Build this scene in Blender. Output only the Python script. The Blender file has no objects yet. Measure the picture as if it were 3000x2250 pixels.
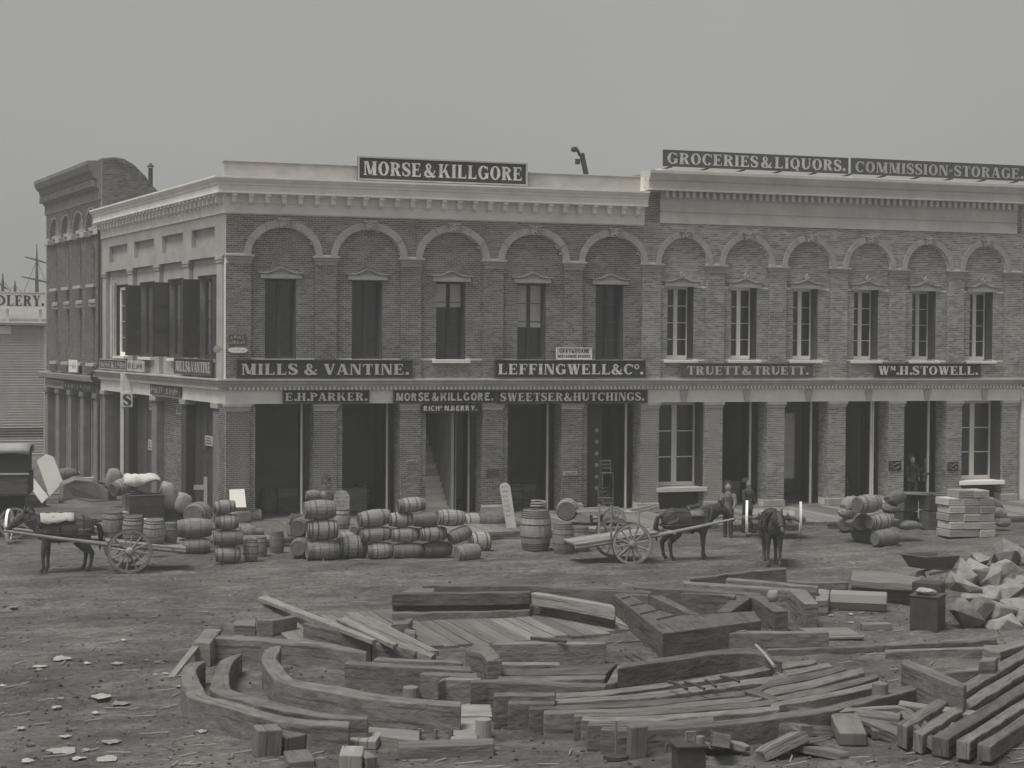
import bpy, bmesh, math, random
from mathutils import Vector, Matrix, noise
R = math.radians
random.seed(11)
S = bpy.context.scene
COL = S.collection

# ------------------------------------------------------------------ camera, sky, sun, exposure
FOC = 5000.0                                   # focal length in pixels of the 3000 px wide plate
_X = Vector((14950, -26, FOC)).normalized()    # direction along the front facade, seen from the camera
_V = Vector((-2550, -138, FOC)).normalized()   # direction along the side street
_D = _V.cross(_X).normalized()
_Z = -_D
_Y = _Z.cross(_X)
def _ray(px, py):
    r = Vector(((px-1500)/FOC, (py-1125)/FOC, 1.0))
    return Vector((_X.dot(r), _Y.dot(r), _Z.dot(r)))
_c = _ray(660, 1528)
CAM = _c*(6.0/_c.z)
cam_d = bpy.data.cameras.new('camera')
cam_d.sensor_width = 36.0
cam_d.lens = FOC/3000*36
cam_d.clip_end = 6000
cam_d.clip_start = 0.5
cam = bpy.data.objects.new('camera', cam_d)
COL.objects.link(cam)
right = Vector((_X.x, _Y.x, _Z.x)); up = -Vector((_X.y, _Y.y, _Z.y)); back = -Vector((_X.z, _Y.z, _Z.z))
m = Matrix((right, up, back)).transposed().to_4x4()
m.translation = CAM
cam.matrix_world = m
S.camera = cam

SUN_EL, SUN_AZ = 65.0, 243.0                   # azimuth measured from +Y clockwise (through +X)
w = bpy.data.worlds.new('World'); S.world = w; w.use_nodes = True
nt = w.node_tree; nt.nodes.clear()
sky = nt.nodes.new('ShaderNodeTexSky'); sky.sky_type = 'NISHITA'; sky.sun_disc = False
sky.sun_elevation = R(SUN_EL); sky.sun_rotation = R(SUN_AZ); sky.air_density = 1.0; sky.dust_density = 4.0; sky.altitude = 10
hs = nt.nodes.new('ShaderNodeHueSaturation'); hs.inputs['Saturation'].default_value = 0.10
mx = nt.nodes.new('ShaderNodeMix'); mx.data_type = 'RGBA'; mx.inputs[0].default_value = 0.72
mx.inputs[7].default_value = (3.86, 3.90, 3.70, 1)   # the even grey of a low overcast
tcw = nt.nodes.new('ShaderNodeTexCoord'); cl = nt.nodes.new('ShaderNodeTexNoise'); cl.inputs['Scale'].default_value = 2.6; cl.inputs['Detail'].default_value = 5
mrw = nt.nodes.new('ShaderNodeMapRange'); mrw.inputs[1].default_value = .3; mrw.inputs[2].default_value = .7; mrw.inputs[3].default_value = .95; mrw.inputs[4].default_value = 1.05
hv = nt.nodes.new('ShaderNodeHueSaturation'); nt.links.new(tcw.outputs['Generated'], cl.inputs['Vector']); nt.links.new(cl.outputs[0], mrw.inputs[0]); nt.links.new(mrw.outputs[0], hv.inputs['Value'])
bg = nt.nodes.new('ShaderNodeBackground'); bg.inputs[1].default_value = 0.05
wo = nt.nodes.new('ShaderNodeOutputWorld')
nt.links.new(sky.outputs[0], hs.inputs['Color']); nt.links.new(hs.outputs[0], mx.inputs[6])
nt.links.new(mx.outputs[2], hv.inputs['Color']); nt.links.new(hv.outputs[0], bg.inputs[0]); nt.links.new(bg.outputs[0], wo.inputs[0])
sd = bpy.data.lights.new('sun', 'SUN'); sd.energy = 1.5; sd.angle = R(24); sd.color = (1, .97, .93)
so = bpy.data.objects.new('sun', sd); COL.objects.link(so)
_sv = Vector((math.sin(R(SUN_AZ))*math.cos(R(SUN_EL)), math.cos(R(SUN_AZ))*math.cos(R(SUN_EL)), math.sin(R(SUN_EL))))
so.rotation_euler = (-_sv).to_track_quat('-Z', 'Y').to_euler()
so.location = (0, -20, 40)
S.view_settings.view_transform = 'Standard'; S.view_settings.look = 'None'
S.view_settings.gamma = 1; S.view_settings.exposure = 0.98
S.view_settings.use_curve_mapping = False
S.render.engine = 'CYCLES'
S.cycles.max_bounces = 5; S.cycles.diffuse_bounces = 3; S.cycles.glossy_bounces = 2; S.cycles.transmission_bounces = 0; S.cycles.volume_bounces = 0

# ------------------------------------------------------------------ points of the place
ZG = -0.25                                     # street level (the plank sidewalk and shop floors are z = 0)
def F(px, py, y=0.0):
    r = _ray(px, py); p = CAM + r*((y-CAM.y)/r.y); return p
def G(px, py, z=ZG):
    r = _ray(px, py); return CAM + r*((z-CAM.z)/r.z)
def ppm(p):                                    # pixels per metre at a point
    return FOC/Vector((_X.z, _Y.z, _Z.z)).dot(p-CAM)
_vd = Vector((_X.dot(_V), _Y.dot(_V), 0)).normalized()
EX = -_vd; EY = Vector((0, 0, 1)).cross(EX)
ML = Matrix(((EX.x, EY.x, 0, 0), (EX.y, EY.y, 0, 0), (0, 0, 1, 0), (0, 0, 0, 1)))   # frame of the side street facades
I4 = Matrix.Identity(4)

# ------------------------------------------------------------------ mesh building
class MB:
    def __init__(s, M=None):
        s.v = []; s.f = []; s.uv = []; s.M = M
    def _add(s, vs, fs, uvs=None):
        n = len(s.v)
        if s.M is not None: vs = [s.M @ Vector(p) for p in vs]
        s.v += [tuple(p) for p in vs]
        for i, f in enumerate(fs):
            s.f.append([n+k for k in f])
            s.uv.append(uvs[i] if uvs else None)
    def box(s, x0, x1, y0, y1, z0, z1, back=True):
        vs = [(x0,y0,z0),(x1,y0,z0),(x1,y1,z0),(x0,y1,z0),(x0,y0,z1),(x1,y0,z1),(x1,y1,z1),(x0,y1,z1)]
        fs = [(0,1,5,4),(1,2,6,5),(3,0,4,7),(4,5,6,7),(0,3,2,1)]
        if back: fs.append((2,3,7,6))
        d = (x1-x0, y1-y0, z1-z0); a = max(range(3), key=lambda i: d[i]); b = [i for i in range(3) if i != a]
        uvs = []
        for f in fs:
            pts = [vs[i] for i in f]; c = b[0] if max(p[b[0]] for p in pts)-min(p[b[0]] for p in pts) > 1e-6 else b[1]
            uvs.append([(p[a], p[c]) for p in pts])
        s._add(vs, fs, uvs)
    def obox(s, M, lx, ly, lz):                # a box centred on M
        o = s.M; s.M = M if o is None else o @ M
        s.box(-lx/2, lx/2, -ly/2, ly/2, -lz/2, lz/2); s.M = o
    def quad(s, a, b, c, d): s._add([a,b,c,d], [(0,1,2,3)])
    def prism(s, poly, y0, y1, ax='y'):        # polygon in x,z pushed from y0 (front) to y1
        n = len(poly)
        P = {'y': lambda p, y: (p[0], y, p[1]), 'x': lambda p, y: (y, p[0], p[1]), 'z': lambda p, y: (p[0], p[1], y)}[ax]
        vs = [P(p, y0) for p in poly]+[P(p, y1) for p in poly]
        fs = [tuple(range(n)), tuple(range(2*n-1, n-1, -1))]+[(i, i+n, (i+1) % n+n, (i+1) % n) for i in range(n)]
        s._add(vs, fs)
    def lathe(s, prof, n, M=None, axis='x'):   # profile (along, radius)
        vs = []; fs = []
        for (a, r) in prof:
            for k in range(n):
                t = 2*math.pi*k/n; c, q = r*math.cos(t), r*math.sin(t)
                vs.append((a, c, q) if axis == 'x' else (c, q, a))
        for i in range(len(prof)-1):
            for k in range(n):
                fs.append((i*n+k, i*n+(k+1) % n, (i+1)*n+(k+1) % n, (i+1)*n+k))
        if prof[0][1] > 1e-6: fs.append(tuple(range(n-1, -1, -1)))
        if prof[-1][1] > 1e-6: fs.append(tuple(range((len(prof)-1)*n, len(prof)*n)))
        if M is not None: vs = [M @ Vector(p) for p in vs]
        s._add(vs, fs)
    def tube(s, pts, rad, n=8, flat=1.0):      # bent rod; rad a number or one radius a point
        pts = [Vector(p) for p in pts]; N = len(pts)
        if not isinstance(rad, (list, tuple)): rad = [rad]*N
        vs = []; fs = []; ref = None
        for i, p in enumerate(pts):
            t = (pts[min(i+1, N-1)]-pts[max(i-1, 0)]).normalized()
            if ref is None:
                ref = Vector((0, 0, 1)) if abs(t.z) < .9 else Vector((0, 1, 0))
            a = (ref-t*ref.dot(t)).normalized(); b = t.cross(a); ref = a
            for k in range(n):
                q = 2*math.pi*k/n; r = rad[i]
                r1, r2 = (r, r*flat) if not isinstance(r, tuple) else r
                vs.append(p+a*(r1*math.cos(q))+b*(r2*math.sin(q)))
        for i in range(N-1):
            for k in range(n): fs.append((i*n+k, i*n+(k+1) % n, (i+1)*n+(k+1) % n, (i+1)*n+k))
        fs.append(tuple(range(n-1, -1, -1))); fs.append(tuple(range((N-1)*n, N*n)))
        s._add(vs, fs)
    def mesh(s, name):
        me = bpy.data.meshes.new(name); me.from_pydata(s.v, [], s.f)
        if any(u is not None for u in s.uv):
            ul = me.uv_layers.new(name='UVMap'); k = 0
            for u, f in zip(s.uv, s.f):
                for j in range(len(f)):
                    ul.data[k].uv = u[j] if u else (s.v[f[j]][0]+.3*s.v[f[j]][1], s.v[f[j]][2]+.4*s.v[f[j]][1]); k += 1
        me.update(); return me
    def build(s, name, mat, parent=None, smooth=False, kind=None, bevel=0.0, fix=True):
        me = s.mesh(name)
        if fix:
            bm = bmesh.new(); bm.from_mesh(me); bmesh.ops.recalc_face_normals(bm, faces=bm.faces[:]); bm.to_mesh(me); bm.free()
        return put(name, me, mat, parent, smooth, kind, bevel)
def put(name, me, mat, parent=None, smooth=False, kind=None, bevel=0.0):
    o = bpy.data.objects.new(name, me); COL.objects.link(o)
    if mat is not None and len(me.materials) == 0: me.materials.append(mat)
    if smooth:
        me.polygons.foreach_set('use_smooth', [True]*len(me.polygons))
    if parent is not None: o.parent = parent
    if kind: o['kind'] = kind
    if bevel:
        b = o.modifiers.new('bevel', 'BEVEL'); b.width = bevel; b.segments = 2; b.limit_method = 'ANGLE'; b.angle_limit = R(50)
    return o
def tag(o, label, cat, group=None):
    o['label'] = label; o['category'] = cat
    if group: o['group'] = group
    return o
def thing(name, label, cat, loc=(0, 0, 0), rot=(0, 0, 0), group=None, scale=(1, 1, 1)):
    o = bpy.data.objects.new(name, None); COL.objects.link(o); o.empty_display_size = .2
    o.location = loc; o.rotation_euler = rot; o.scale = scale
    return tag(o, label, cat, group)
def dup(root, label, loc, rot=None, scale=None):
    r = root.copy(); COL.objects.link(r); r.location = loc; r['label'] = label
    if rot is not None: r.rotation_euler = rot
    if scale is not None: r.scale = scale
    for ch in root.children:
        c = ch.copy(); COL.objects.link(c); c.parent = r
        for g in ch.children:
            d = g.copy(); COL.objects.link(d); d.parent = c
    return r

# ------------------------------------------------------------------ materials
def g3(v, warm=1.0): return (v*(1+.045*warm), v, v*(1-.06*warm), 1)
def mat(name, lo, hi, *a_, cracks=0, **k_):
    M = mat0(name, lo, hi, *a_, **k_)
    if cracks:
        n = M.node_tree.nodes; l = M.node_tree.links; p = n['Principled BSDF']; mp = [q for q in n if q.type == 'MAPPING'][0]
        t = n.new('ShaderNodeTexNoise'); t.inputs['Scale'].default_value = 2.0; t.inputs['Detail'].default_value = 4
        m2 = n.new('ShaderNodeMapping'); m2.inputs['Scale'].default_value = (.35, 3.6, 1); l.new(mp.outputs[0], m2.inputs[0]); l.new(m2.outputs[0], t.inputs['Vector'])
        cr = n.new('ShaderNodeValToRGB'); cr.color_ramp.elements[0].position = .36; cr.color_ramp.elements[0].color = (1-cracks,)*3+(1,); cr.color_ramp.elements[1].position = .43; cr.color_ramp.elements[1].color = (1, 1, 1, 1)
        l.new(t.outputs[0], cr.inputs[0])
        x = n.new('ShaderNodeMix'); x.data_type = 'RGBA'; x.blend_type = 'MULTIPLY'; x.inputs[0].default_value = 1
        src = p.inputs['Base Color'].links[0].from_socket; l.new(src, x.inputs[6]); l.new(cr.outputs[0], x.inputs[7]); l.new(x.outputs[2], p.inputs['Base Color'])
    return M
def mat0(name, lo, hi, scale=3.0, rough=.85, bump=0.0, bscale=40.0, island=False, uv=False, stretch=(1, 1, 1), detail=6, spec=.3, obj=False, warm=1.0):
    M = bpy.data.materials.new(name); M.use_nodes = True
    n = M.node_tree.nodes; l = M.node_tree.links
    p = n['Principled BSDF']; p.inputs['Roughness'].default_value = rough; p.inputs['Specular IOR Level'].default_value = spec
    tc = n.new('ShaderNodeTexCoord'); mp = n.new('ShaderNodeMapping'); mp.inputs['Scale'].default_value = stretch
    src = tc.outputs['UV'] if uv else tc.outputs['Object']
    if not uv and not obj:
        ge = n.new('ShaderNodeNewGeometry'); src = ge.outputs['Position']
    l.new(src, mp.inputs[0])
    if uv or obj:                              # every object starts its grain elsewhere
        oi = n.new('ShaderNodeObjectInfo'); mu = n.new('ShaderNodeMath'); mu.operation = 'MULTIPLY'; mu.inputs[1].default_value = 53.0
        l.new(oi.outputs['Random'], mu.inputs[0]); cx = n.new('ShaderNodeCombineXYZ'); l.new(mu.outputs[0], cx.inputs[0]); l.new(mu.outputs[0], cx.inputs[2])
        l.new(cx.outputs[0], mp.inputs['Location'])
    t = n.new('ShaderNodeTexNoise'); t.inputs['Scale'].default_value = scale; t.inputs['Detail'].default_value = detail; t.inputs['Roughness'].default_value = .62
    l.new(mp.outputs[0], t.inputs['Vector'])
    cr = n.new('ShaderNodeValToRGB'); cr.color_ramp.elements[0].position = .3; cr.color_ramp.elements[1].position = .72
    cr.color_ramp.elements[0].color = g3(lo, warm); cr.color_ramp.elements[1].color = g3(hi, warm)
    l.new(t.outputs[0], cr.inputs[0]); out = cr.outputs[0]
    if island or obj or uv:
        if island: ge2 = n.new('ShaderNodeNewGeometry'); rnd = ge2.outputs['Random Per Island']
        else: rnd = oi.outputs['Random']
        mr = n.new('ShaderNodeMapRange'); mr.inputs[3].default_value = .62 if island else .68; mr.inputs[4].default_value = 1.36 if island else 1.34
        l.new(rnd, mr.inputs[0])
        hv = n.new('ShaderNodeHueSaturation'); l.new(mr.outputs[0], hv.inputs['Value']); l.new(out, hv.inputs['Color']); out = hv.outputs[0]
    l.new(out, p.inputs['Base Color'])
    if bump:
        t2 = n.new('ShaderNodeTexNoise'); t2.inputs['Scale'].default_value = bscale; t2.inputs['Detail'].default_value = 5
        l.new(mp.outputs[0], t2.inputs['Vector'])
        b = n.new('ShaderNodeBump'); b.inputs['Strength'].default_value = bump; b.inputs['Distance'].default_value = .03
        l.new(t2.outputs[0], b.inputs['Height']); l.new(b.outputs[0], p.inputs['Normal'])
    return M
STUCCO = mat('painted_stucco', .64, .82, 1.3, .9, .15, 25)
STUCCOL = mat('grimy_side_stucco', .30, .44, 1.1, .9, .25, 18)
CORN2 = mat('dull_cornice_paint', .44, .60, 1.2, .9, .3, 16)
STUCCO2 = mat('weathered_stucco', .34, .50, 1.6, .9, .2, 25)
GREYST = mat('grey_sandstone', .15, .24, 2.0, .9, .3, 30)
STONE = mat('arch_stone', .28, .42, 2.2, .9, .3, 30)
BRICK = mat('dark_brick', .105, .215, .55, .9, 0, island=True)
BRICK2 = mat('pale_brick', .19, .35, .5, .9, 0, island=True)
BRICK3 = mat('far_brick', .12, .18, .8, .9, 0, island=True)
MORTAR = mat('lime_mortar', .58, .74, 2.0, .95)
MORTAR2 = mat('dirty_mortar', .62, .80, 1.2, .95)
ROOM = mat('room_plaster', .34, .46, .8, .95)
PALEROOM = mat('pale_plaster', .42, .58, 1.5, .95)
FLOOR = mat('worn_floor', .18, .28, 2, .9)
WHITEP = mat('white_paint', .76, .86, 3, .6, obj=True)
IRON = mat('dark_iron', .045, .075, 6, .55, .1, 60)
SHUT = mat('dark_shutter_paint', .05, .075, 3, .7, obj=True)
SIGND = mat('sign_black_paint', .025, .04, 3, .7)
SIGNG = mat('faded_sign_paint', .07, .10, 3, .8)
SIGNW = mat('sign_white_paint', .68, .80, 4, .8)
LETTER = mat('letter_paint', .42, .80, 8, .8)
LETTERF = mat('faded_letter_paint', .38, .54, 9, .8)
LETTERK = mat('black_letter_paint', .03, .045, 9, .8)
WOOD = mat('ship_timber', .105, .205, 2.2, .95, .9, 6, uv=True, stretch=(1.0, 1.7, 1), spec=.1, detail=10, cracks=.45)
WOODP = mat('pale_plank', .17, .28, 2.4, .95, .6, 8, uv=True, stretch=(.6, 2.4, 1), spec=.1, detail=9, cracks=.5)
DECK = mat('muddy_plank', .14, .24, 2.2, .95, .6, 8, uv=True, stretch=(.3, 3.5, 1), spec=.1)
CRATE = mat('crate_board', .20, .32, 3, .9, .4, 10, obj=True, stretch=(1, 1, 4), spec=.15)
CRATEP = mat('pale_box_board', .34, .48, 3, .9, .3, 10, obj=True, stretch=(1, 1, 4), spec=.15)
CRATED = mat('dark_box_board', .07, .12, 3, .9, .3, 10, obj=True, stretch=(1, 1, 4), spec=.15)
STAVE = mat('oak_stave', .17, .33, 3, .85, .5, 14, obj=True, stretch=(.6, 4, 4), spec=.2)
HOOP = mat('barrel_hoop', .09, .16, 5, .7, obj=True)
HEADM = mat('barrel_head', .20, .34, 5, .85, .3, 14, obj=True, stretch=(4, 4, .7), spec=.2)
SACK = mat('sackcloth', .19, .30, 3.5, .95, .5, 22, obj=True, spec=.1)
CANVAS = mat('canvas', .42, .56, 2, .95, .2, 12, obj=True, spec=.1)
TARP = mat('dark_tarpaulin', .14, .22, 2, .95, .4, 10, obj=True, spec=.1)
HIDE = mat('dark_horse_hide', .04, .065, 3, .6, obj=True)
HIDEG = mat('grey_horse_hide', .14, .22, 3, .7, obj=True)
MANE = mat('mane_hair', .02, .04, 20, .8, obj=True)
LEATHER = mat('harness_leather', .025, .045, 10, .6, obj=True)
SKIN = mat('skin', .20, .25, 8, .6, obj=True)
COAT = mat('dark_wool', .045, .075, 6, .95, obj=True)
SHIRT = mat('pale_cotton', .30, .42, 6, .95, obj=True)
PAPER = mat('paper', .26, .40, 5, .95, obj=True)
LEAF = mat('leaf', .06, .14, 8, .8, obj=True)
CLAP = mat('weathered_clapboard', .46, .60, 1.5, .9, .2, 20)
ROOFM = mat('roof_shingle', .24, .34, 2, .95, .3, 20)
def glass_mat():
    M = bpy.data.materials.new('window_glass'); M.use_nodes = True
    p = M.node_tree.nodes['Principled BSDF']; p.inputs['Base Color'].default_value = (.035, .036, .037, 1)
    p.inputs['Roughness'].default_value = .12; p.inputs['Specular IOR Level'].default_value = .5
    n = M.node_tree.nodes; l = M.node_tree.links
    t = n.new('ShaderNodeTexNoise'); t.inputs['Scale'].default_value = 1.2
    b = n.new('ShaderNodeBump'); b.inputs['Strength'].default_value = .12; b.inputs['Distance'].default_value = .1
    ge = n.new('ShaderNodeNewGeometry'); l.new(ge.outputs['Position'], t.inputs['Vector'])
    l.new(t.outputs[0], b.inputs['Height']); l.new(b.outputs[0], p.inputs['Normal'])
    return M
GLASS = glass_mat()
def mud_mat():
    M = bpy.data.materials.new('street_mud'); M.use_nodes = True
    n = M.node_tree.nodes; l = M.node_tree.links; p = n['Principled BSDF']
    p.inputs['Roughness'].default_value = .9; p.inputs['Specular IOR Level'].default_value = .2
    ge = n.new('ShaderNodeNewGeometry')
    def nz(scale, st, det=8, ro=.65, rz=0):
        mp = n.new('ShaderNodeMapping'); mp.inputs['Scale'].default_value = st; mp.inputs['Rotation'].default_value = (0, 0, rz)
        l.new(ge.outputs['Position'], mp.inputs[0])
        t = n.new('ShaderNodeTexNoise'); t.inputs['Scale'].default_value = scale; t.inputs['Detail'].default_value = det; t.inputs['Roughness'].default_value = ro
        l.new(mp.outputs[0], t.inputs['Vector']); return t.outputs[0]
    big = nz(.33, (1, 1, 1), 10, .7); streak = nz(1.5, (.42, 1.25, 1), 9, .75, R(-20)); fine = nz(7, (1, 1.2, 1), 9, .78)
    def mix(a, b, f):
        m = n.new('ShaderNodeMix'); m.data_type = 'FLOAT'; m.inputs[0].default_value = f
        l.new(a, m.inputs[2]); l.new(b, m.inputs[3]); return m.outputs[0]
    h = mix(mix(big, streak, .5), fine, .36)
    cr = n.new('ShaderNodeValToRGB'); e = cr.color_ramp.elements
    e[0].position = .39; e[0].color = g3(.05); e[1].position = .62; e[1].color = g3(.34)
    k = e.new(.5); k.color = g3(.15)
    l.new(h, cr.inputs[0]); l.new(cr.outputs[0], p.inputs['Base Color'])
    b = n.new('ShaderNodeBump'); b.inputs['Strength'].default_value = 1.0; b.inputs['Distance'].default_value = .2
    l.new(mix(streak, fine, .45), b.inputs['Height']); l.new(b.outputs[0], p.inputs['Normal'])
    return M
MUD = mud_mat()

# ------------------------------------------------------------------ the setting
def axis(lo, hi, a, b, step):                  # fine between a and b, growing outside
    xs = [a+i*step for i in range(int((b-a)/step)+1)]
    s = step; x = xs[0]; L0 = []
    while x > lo: s *= 1.35; x -= s; L0.append(max(x, lo))
    s = step; x = xs[-1]; L1 = []
    while x < hi: s *= 1.35; x += s; L1.append(min(x, hi))
    return L0[::-1]+xs+L1
TRACKS = [(-13.2, .5, .16, 0), (-14.6, .5, .16, .1), (-15.9, .9, .11, 1.2), (-17.3, .9, .11, 1.3), (-11.9, .4, .2, 2), (-24.6, 1.6, .1, .4), (-26.1, 1.6, .1, .5)]
def rut(x, y):
    u = x+.35*y; k = noise.noise((u*.14, y*.9, 3.1))*.05+noise.noise((u*.35, y*1.9, 7.7))*.04+noise.noise((x*1.7, y*2.3, 1.2))*.03+noise.noise((x*4.1, y*4.6, 4.2))*.022
    for (yc, am, fr, ph) in TRACKS:
        d = abs(y-yc-am*math.sin(x*fr+ph)); k -= .07*math.exp(-(d/.11)**2)-.03*math.exp(-((d-.26)/.12)**2)
    return k
def make_ground():
    xs = axis(-1500, 1500, -14, 26, .13); ys = axis(-1200, 2500, -38, -5.2, .11)
    vs = []; fs = []
    for y in ys:
        for x in xs:
            inside = -16 < x < 28 and -40 < y < -4.5
            z = ZG+(rut(x, y)-.02 if inside else -.02)
            vs.append((x, y, z))
    W = len(xs)
    for j in range(len(ys)-1):
        for i in range(W-1): fs.append((j*W+i, j*W+i+1, (j+1)*W+i+1, (j+1)*W+i))
    me = bpy.data.meshes.new('ground'); me.from_pydata(vs, [], fs)
    o = put('ground', me, MUD, smooth=True, kind='structure'); o['label'] = 'trampled muddy street with wheel ruts'
make_ground()

# plank sidewalk round the corner, raised a step above the mud
sw = MB(); sw.box(-3.6, 34, -5.12, 0.9, -.32, -.09); sw.box(-3.6-4, -.0, .9, 30, -.32, -.09)
swo = sw.build('sidewalk', MUD, kind='structure'); swo['label'] = 'raised plank sidewalk in front of the stores'
x = -3.6; k = 0
while x < 33.5:
    wdt = random.uniform(.42, .6); b = MB(); e = random.uniform(-.1, .06); z = random.uniform(-.014, .0)
    b.box(x, x+wdt-.018, -5.2+e, -.02, -.088, z)
    b.build('plank', DECK, swo); x += wdt
fa = MB(); fa.box(-3.6, 34, -5.17, -5.13, -.34, -.1); fa.build('edge_board', WOODP, swo)
# ------------------------------------------------------------------ sign lettering, drawn stroke by stroke
class Glyphs:
    def __init__(s, serif=True, T=.25, t=.095):
        s.serif = serif; s.T = T; s.t = t if serif else T*.86; s.q = []
    def poly(s, *p): s.q.append(list(p))
    def rect(s, x0, x1, y0, y1): s.poly((x0, y0), (x1, y0), (x1, y1), (x0, y1))
    def foot(s, x0, x1, y, o=.075):
        if s.serif:
            h = .075
            if y < .5: s.rect(x0-o, x1+o, 0, h)
            else: s.rect(x0-o, x1+o, 1-h, 1)
    def stem(s, x, w=None, top=True, bot=True):
        w = w or s.T; s.rect(x, x+w, 0, 1)
        if top: s.foot(x, x+w, 1)
        if bot: s.foot(x, x+w, 0)
    def diag(s, x0, y0, x1, y1, w): s.poly((x0, y0), (x0+w, y0), (x1+w, y1), (x1, y1))
    def arc(s, cx, cy, rx, ry, a0, a1, T=None, t=None, n=14):
        T = T or s.T; t = t or s.t; pr = None
        for i in range(n+1):
            a = R(a0+(a1-a0)*i/n); c, z = math.cos(a), math.sin(a)
            o = (cx+rx*c, cy+ry*z); q = (cx+(rx-T)*c, cy+(ry-t)*z)
            if pr: s.poly(pr[0], o, q, pr[1])
            pr = (o, q)
    def path(s, pts, ws):
        P = []                                     # smooth through the points
        n = len(pts)
        for i in range(n-1):
            p0, p1, p2, p3 = [Vector(pts[max(0, min(n-1, j))]) for j in (i-1, i, i+1, i+2)]
            for k in range(4):
                u = k/4; P.append((.5*((2*p1)+(p2-p0)*u+(2*p0-5*p1+4*p2-p3)*u*u+(3*p1-p0-3*p2+p3)*u**3), ws[i]+(ws[i+1]-ws[i])*u))
        P.append((Vector(pts[-1]), ws[-1])); pr = None
        for i, (p, w_) in enumerate(P):
            d = (P[min(i+1, len(P)-1)][0]-P[max(i-1, 0)][0]).normalized(); nn = Vector((-d.y, d.x))*w_/2
            c = (tuple(p+nn), tuple(p-nn))
            if pr: s.poly(pr[0], c[0], c[1], pr[1])
            pr = c
    def glyph(s, ch):
        s.q = []; T, t = s.T, s.t; sr = s.serif; o = .09 if sr else .02
        def bars(x1, ys):
            for y, e in ys: s.rect(o+T, e, y, y+t)
            if sr:
                for y, e in ys:
                    if y < .1: s.rect(e-.05, e+.02, 0, .27)
                    elif y > .8: s.rect(e-.05, e+.02, .74, 1)
                    else: s.rect(e-.04, e+.02, y-.1, y+t+.1)
        if ch == ' ': return .38
        if ch == '_': return .13
        if ch == '.': s.rect(.05, .05+T, 0, T); return .33
        if ch == 'I': s.stem(o); w_ = T+2*o
        elif ch == 'L': s.stem(o); bars(0, [(0, .72)]); w_ = .80
        elif ch == 'E': s.stem(o); bars(0, [(0, .74), (.46, .56), (1-t, .70)]); w_ = .82
        elif ch == 'F': s.stem(o); bars(0, [(.46, .56), (1-t, .70)]); w_ = .76
        elif ch == 'T':
            s.stem(.30, top=False); s.rect(.03, .30, 1-t, 1); s.rect(.30+T, .78, 1-t, 1); w_ = .81
            if sr: s.rect(.03, .10, .72, 1); s.rect(.71, .78, .72, 1)
        elif ch == 'H': s.stem(o); s.stem(o+.52); s.rect(o+T, o+.52, .46, .46+t); w_ = .52+T+2*o
        elif ch == 'M':
            s.rect(o+.02, o+.02+t, 0, 1); s.diag(o+.02+t*.6, 1, o+.36, .06, T*.95); s.diag(o+.50, .06, o+.74, 1, t); s.stem(o+.70); w_ = .70+T+2*o
            s.foot(o+.02, o+.02+t, 0); s.foot(o+.02, o+.02+t, 1)
        elif ch == 'N':
            s.rect(o, o+t, 0, 1); s.diag(o+t*.5, 1, o+.52, 0, T); s.rect(o+.64, o+.64+t, 0, 1); w_ = .64+t+2*o
            s.foot(o, o+t, 0); s.foot(o+.64, o+.64+t, 1); s.foot(o, o+t, 1, .05)
        elif ch == 'A':
            s.diag(.08, 0, .36, 1, t*1.1); s.diag(.62, 0, .34, 1, T); s.rect(.22, .60, .28, .28+t); w_ = .92
            s.foot(.10, .10+t, 0); s.foot(.64, .64+T, 0)
        elif ch == 'V':
            s.diag(.34, 0, .06, 1, T); s.diag(.44, 0, .70, 1, t*1.1); w_ = .88
            s.foot(.08, .08+T, 1); s.foot(.70, .70+t, 1)
        elif ch == 'W':
            s.diag(.28, 0, .06, 1, T); s.diag(.36, 0, .54, 1, t); s.diag(.68, 0, .48, 1, T); s.diag(.78, 0, .98, 1, t); w_ = 1.16
            s.foot(.08, .08+T, 1); s.foot(.98, .98+t, 1); s.foot(.50, .50+T, 1, .04)
        elif ch == 'Y':
            s.diag(.36, .45, .08, 1, T); s.diag(.44, .45, .70, 1, t); s.rect(.34, .34+T, 0, .47); w_ = .88
            s.foot(.08, .08+T, 1); s.foot(.70, .70+t, 1); s.foot(.34, .34+T, 0)
        elif ch == 'K':
            s.stem(o); s.diag(o+T, .36, o+.56, 1, t*1.3); s.diag(o+.60, 0, o+.34, .60, T); w_ = .60+T+o+.08
            s.foot(o+.58, o+.58+t, 1); s.foot(o+.62, o+.62+T, 0, .05)
        elif ch == 'O': s.arc(.46, .5, .43, .52, 0, 360, n=26); w_ = .92
        elif ch == 'Q': s.arc(.46, .5, .43, .52, 0, 360, n=26); s.diag(.62, -.16, .42, .24, T*.8); w_ = .92
        elif ch == 'C':
            s.arc(.46, .5, .43, .52, 42, 322, n=22); w_ = .88
            if sr: s.rect(.76, .83, .66, .97)
        elif ch == 'G':
            s.arc(.46, .5, .43, .52, 42, 318, n=22); s.rect(.62, .62+T, .06, .46); w_ = .95
            if sr: s.rect(.76, .83, .68, .97); s.rect(.53, .92, .40, .47)
        elif ch == 'D':
            s.stem(o, top=True); s.arc(o+T*.6, .5, .66, .5, -90, 90, n=16); w_ = o+T*.6+.70
        elif ch in 'PR':
            s.stem(o); s.arc(o+T*.8, .735, .50, .265, -90, 90, n=14); w_ = .78
            if ch == 'R': s.diag(o+.50, 0, o+.28, .50, T); s.foot(o+.55, o+.50+T, 0, .04); w_ = .90
        elif ch == 'B':
            s.stem(o); s.arc(o+T*.8, .755, .46, .245, -90, 90, n=12); s.arc(o+T*.8, .27, .52, .27, -90, 90, n=12); w_ = .86
        elif ch == 'U':
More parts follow.
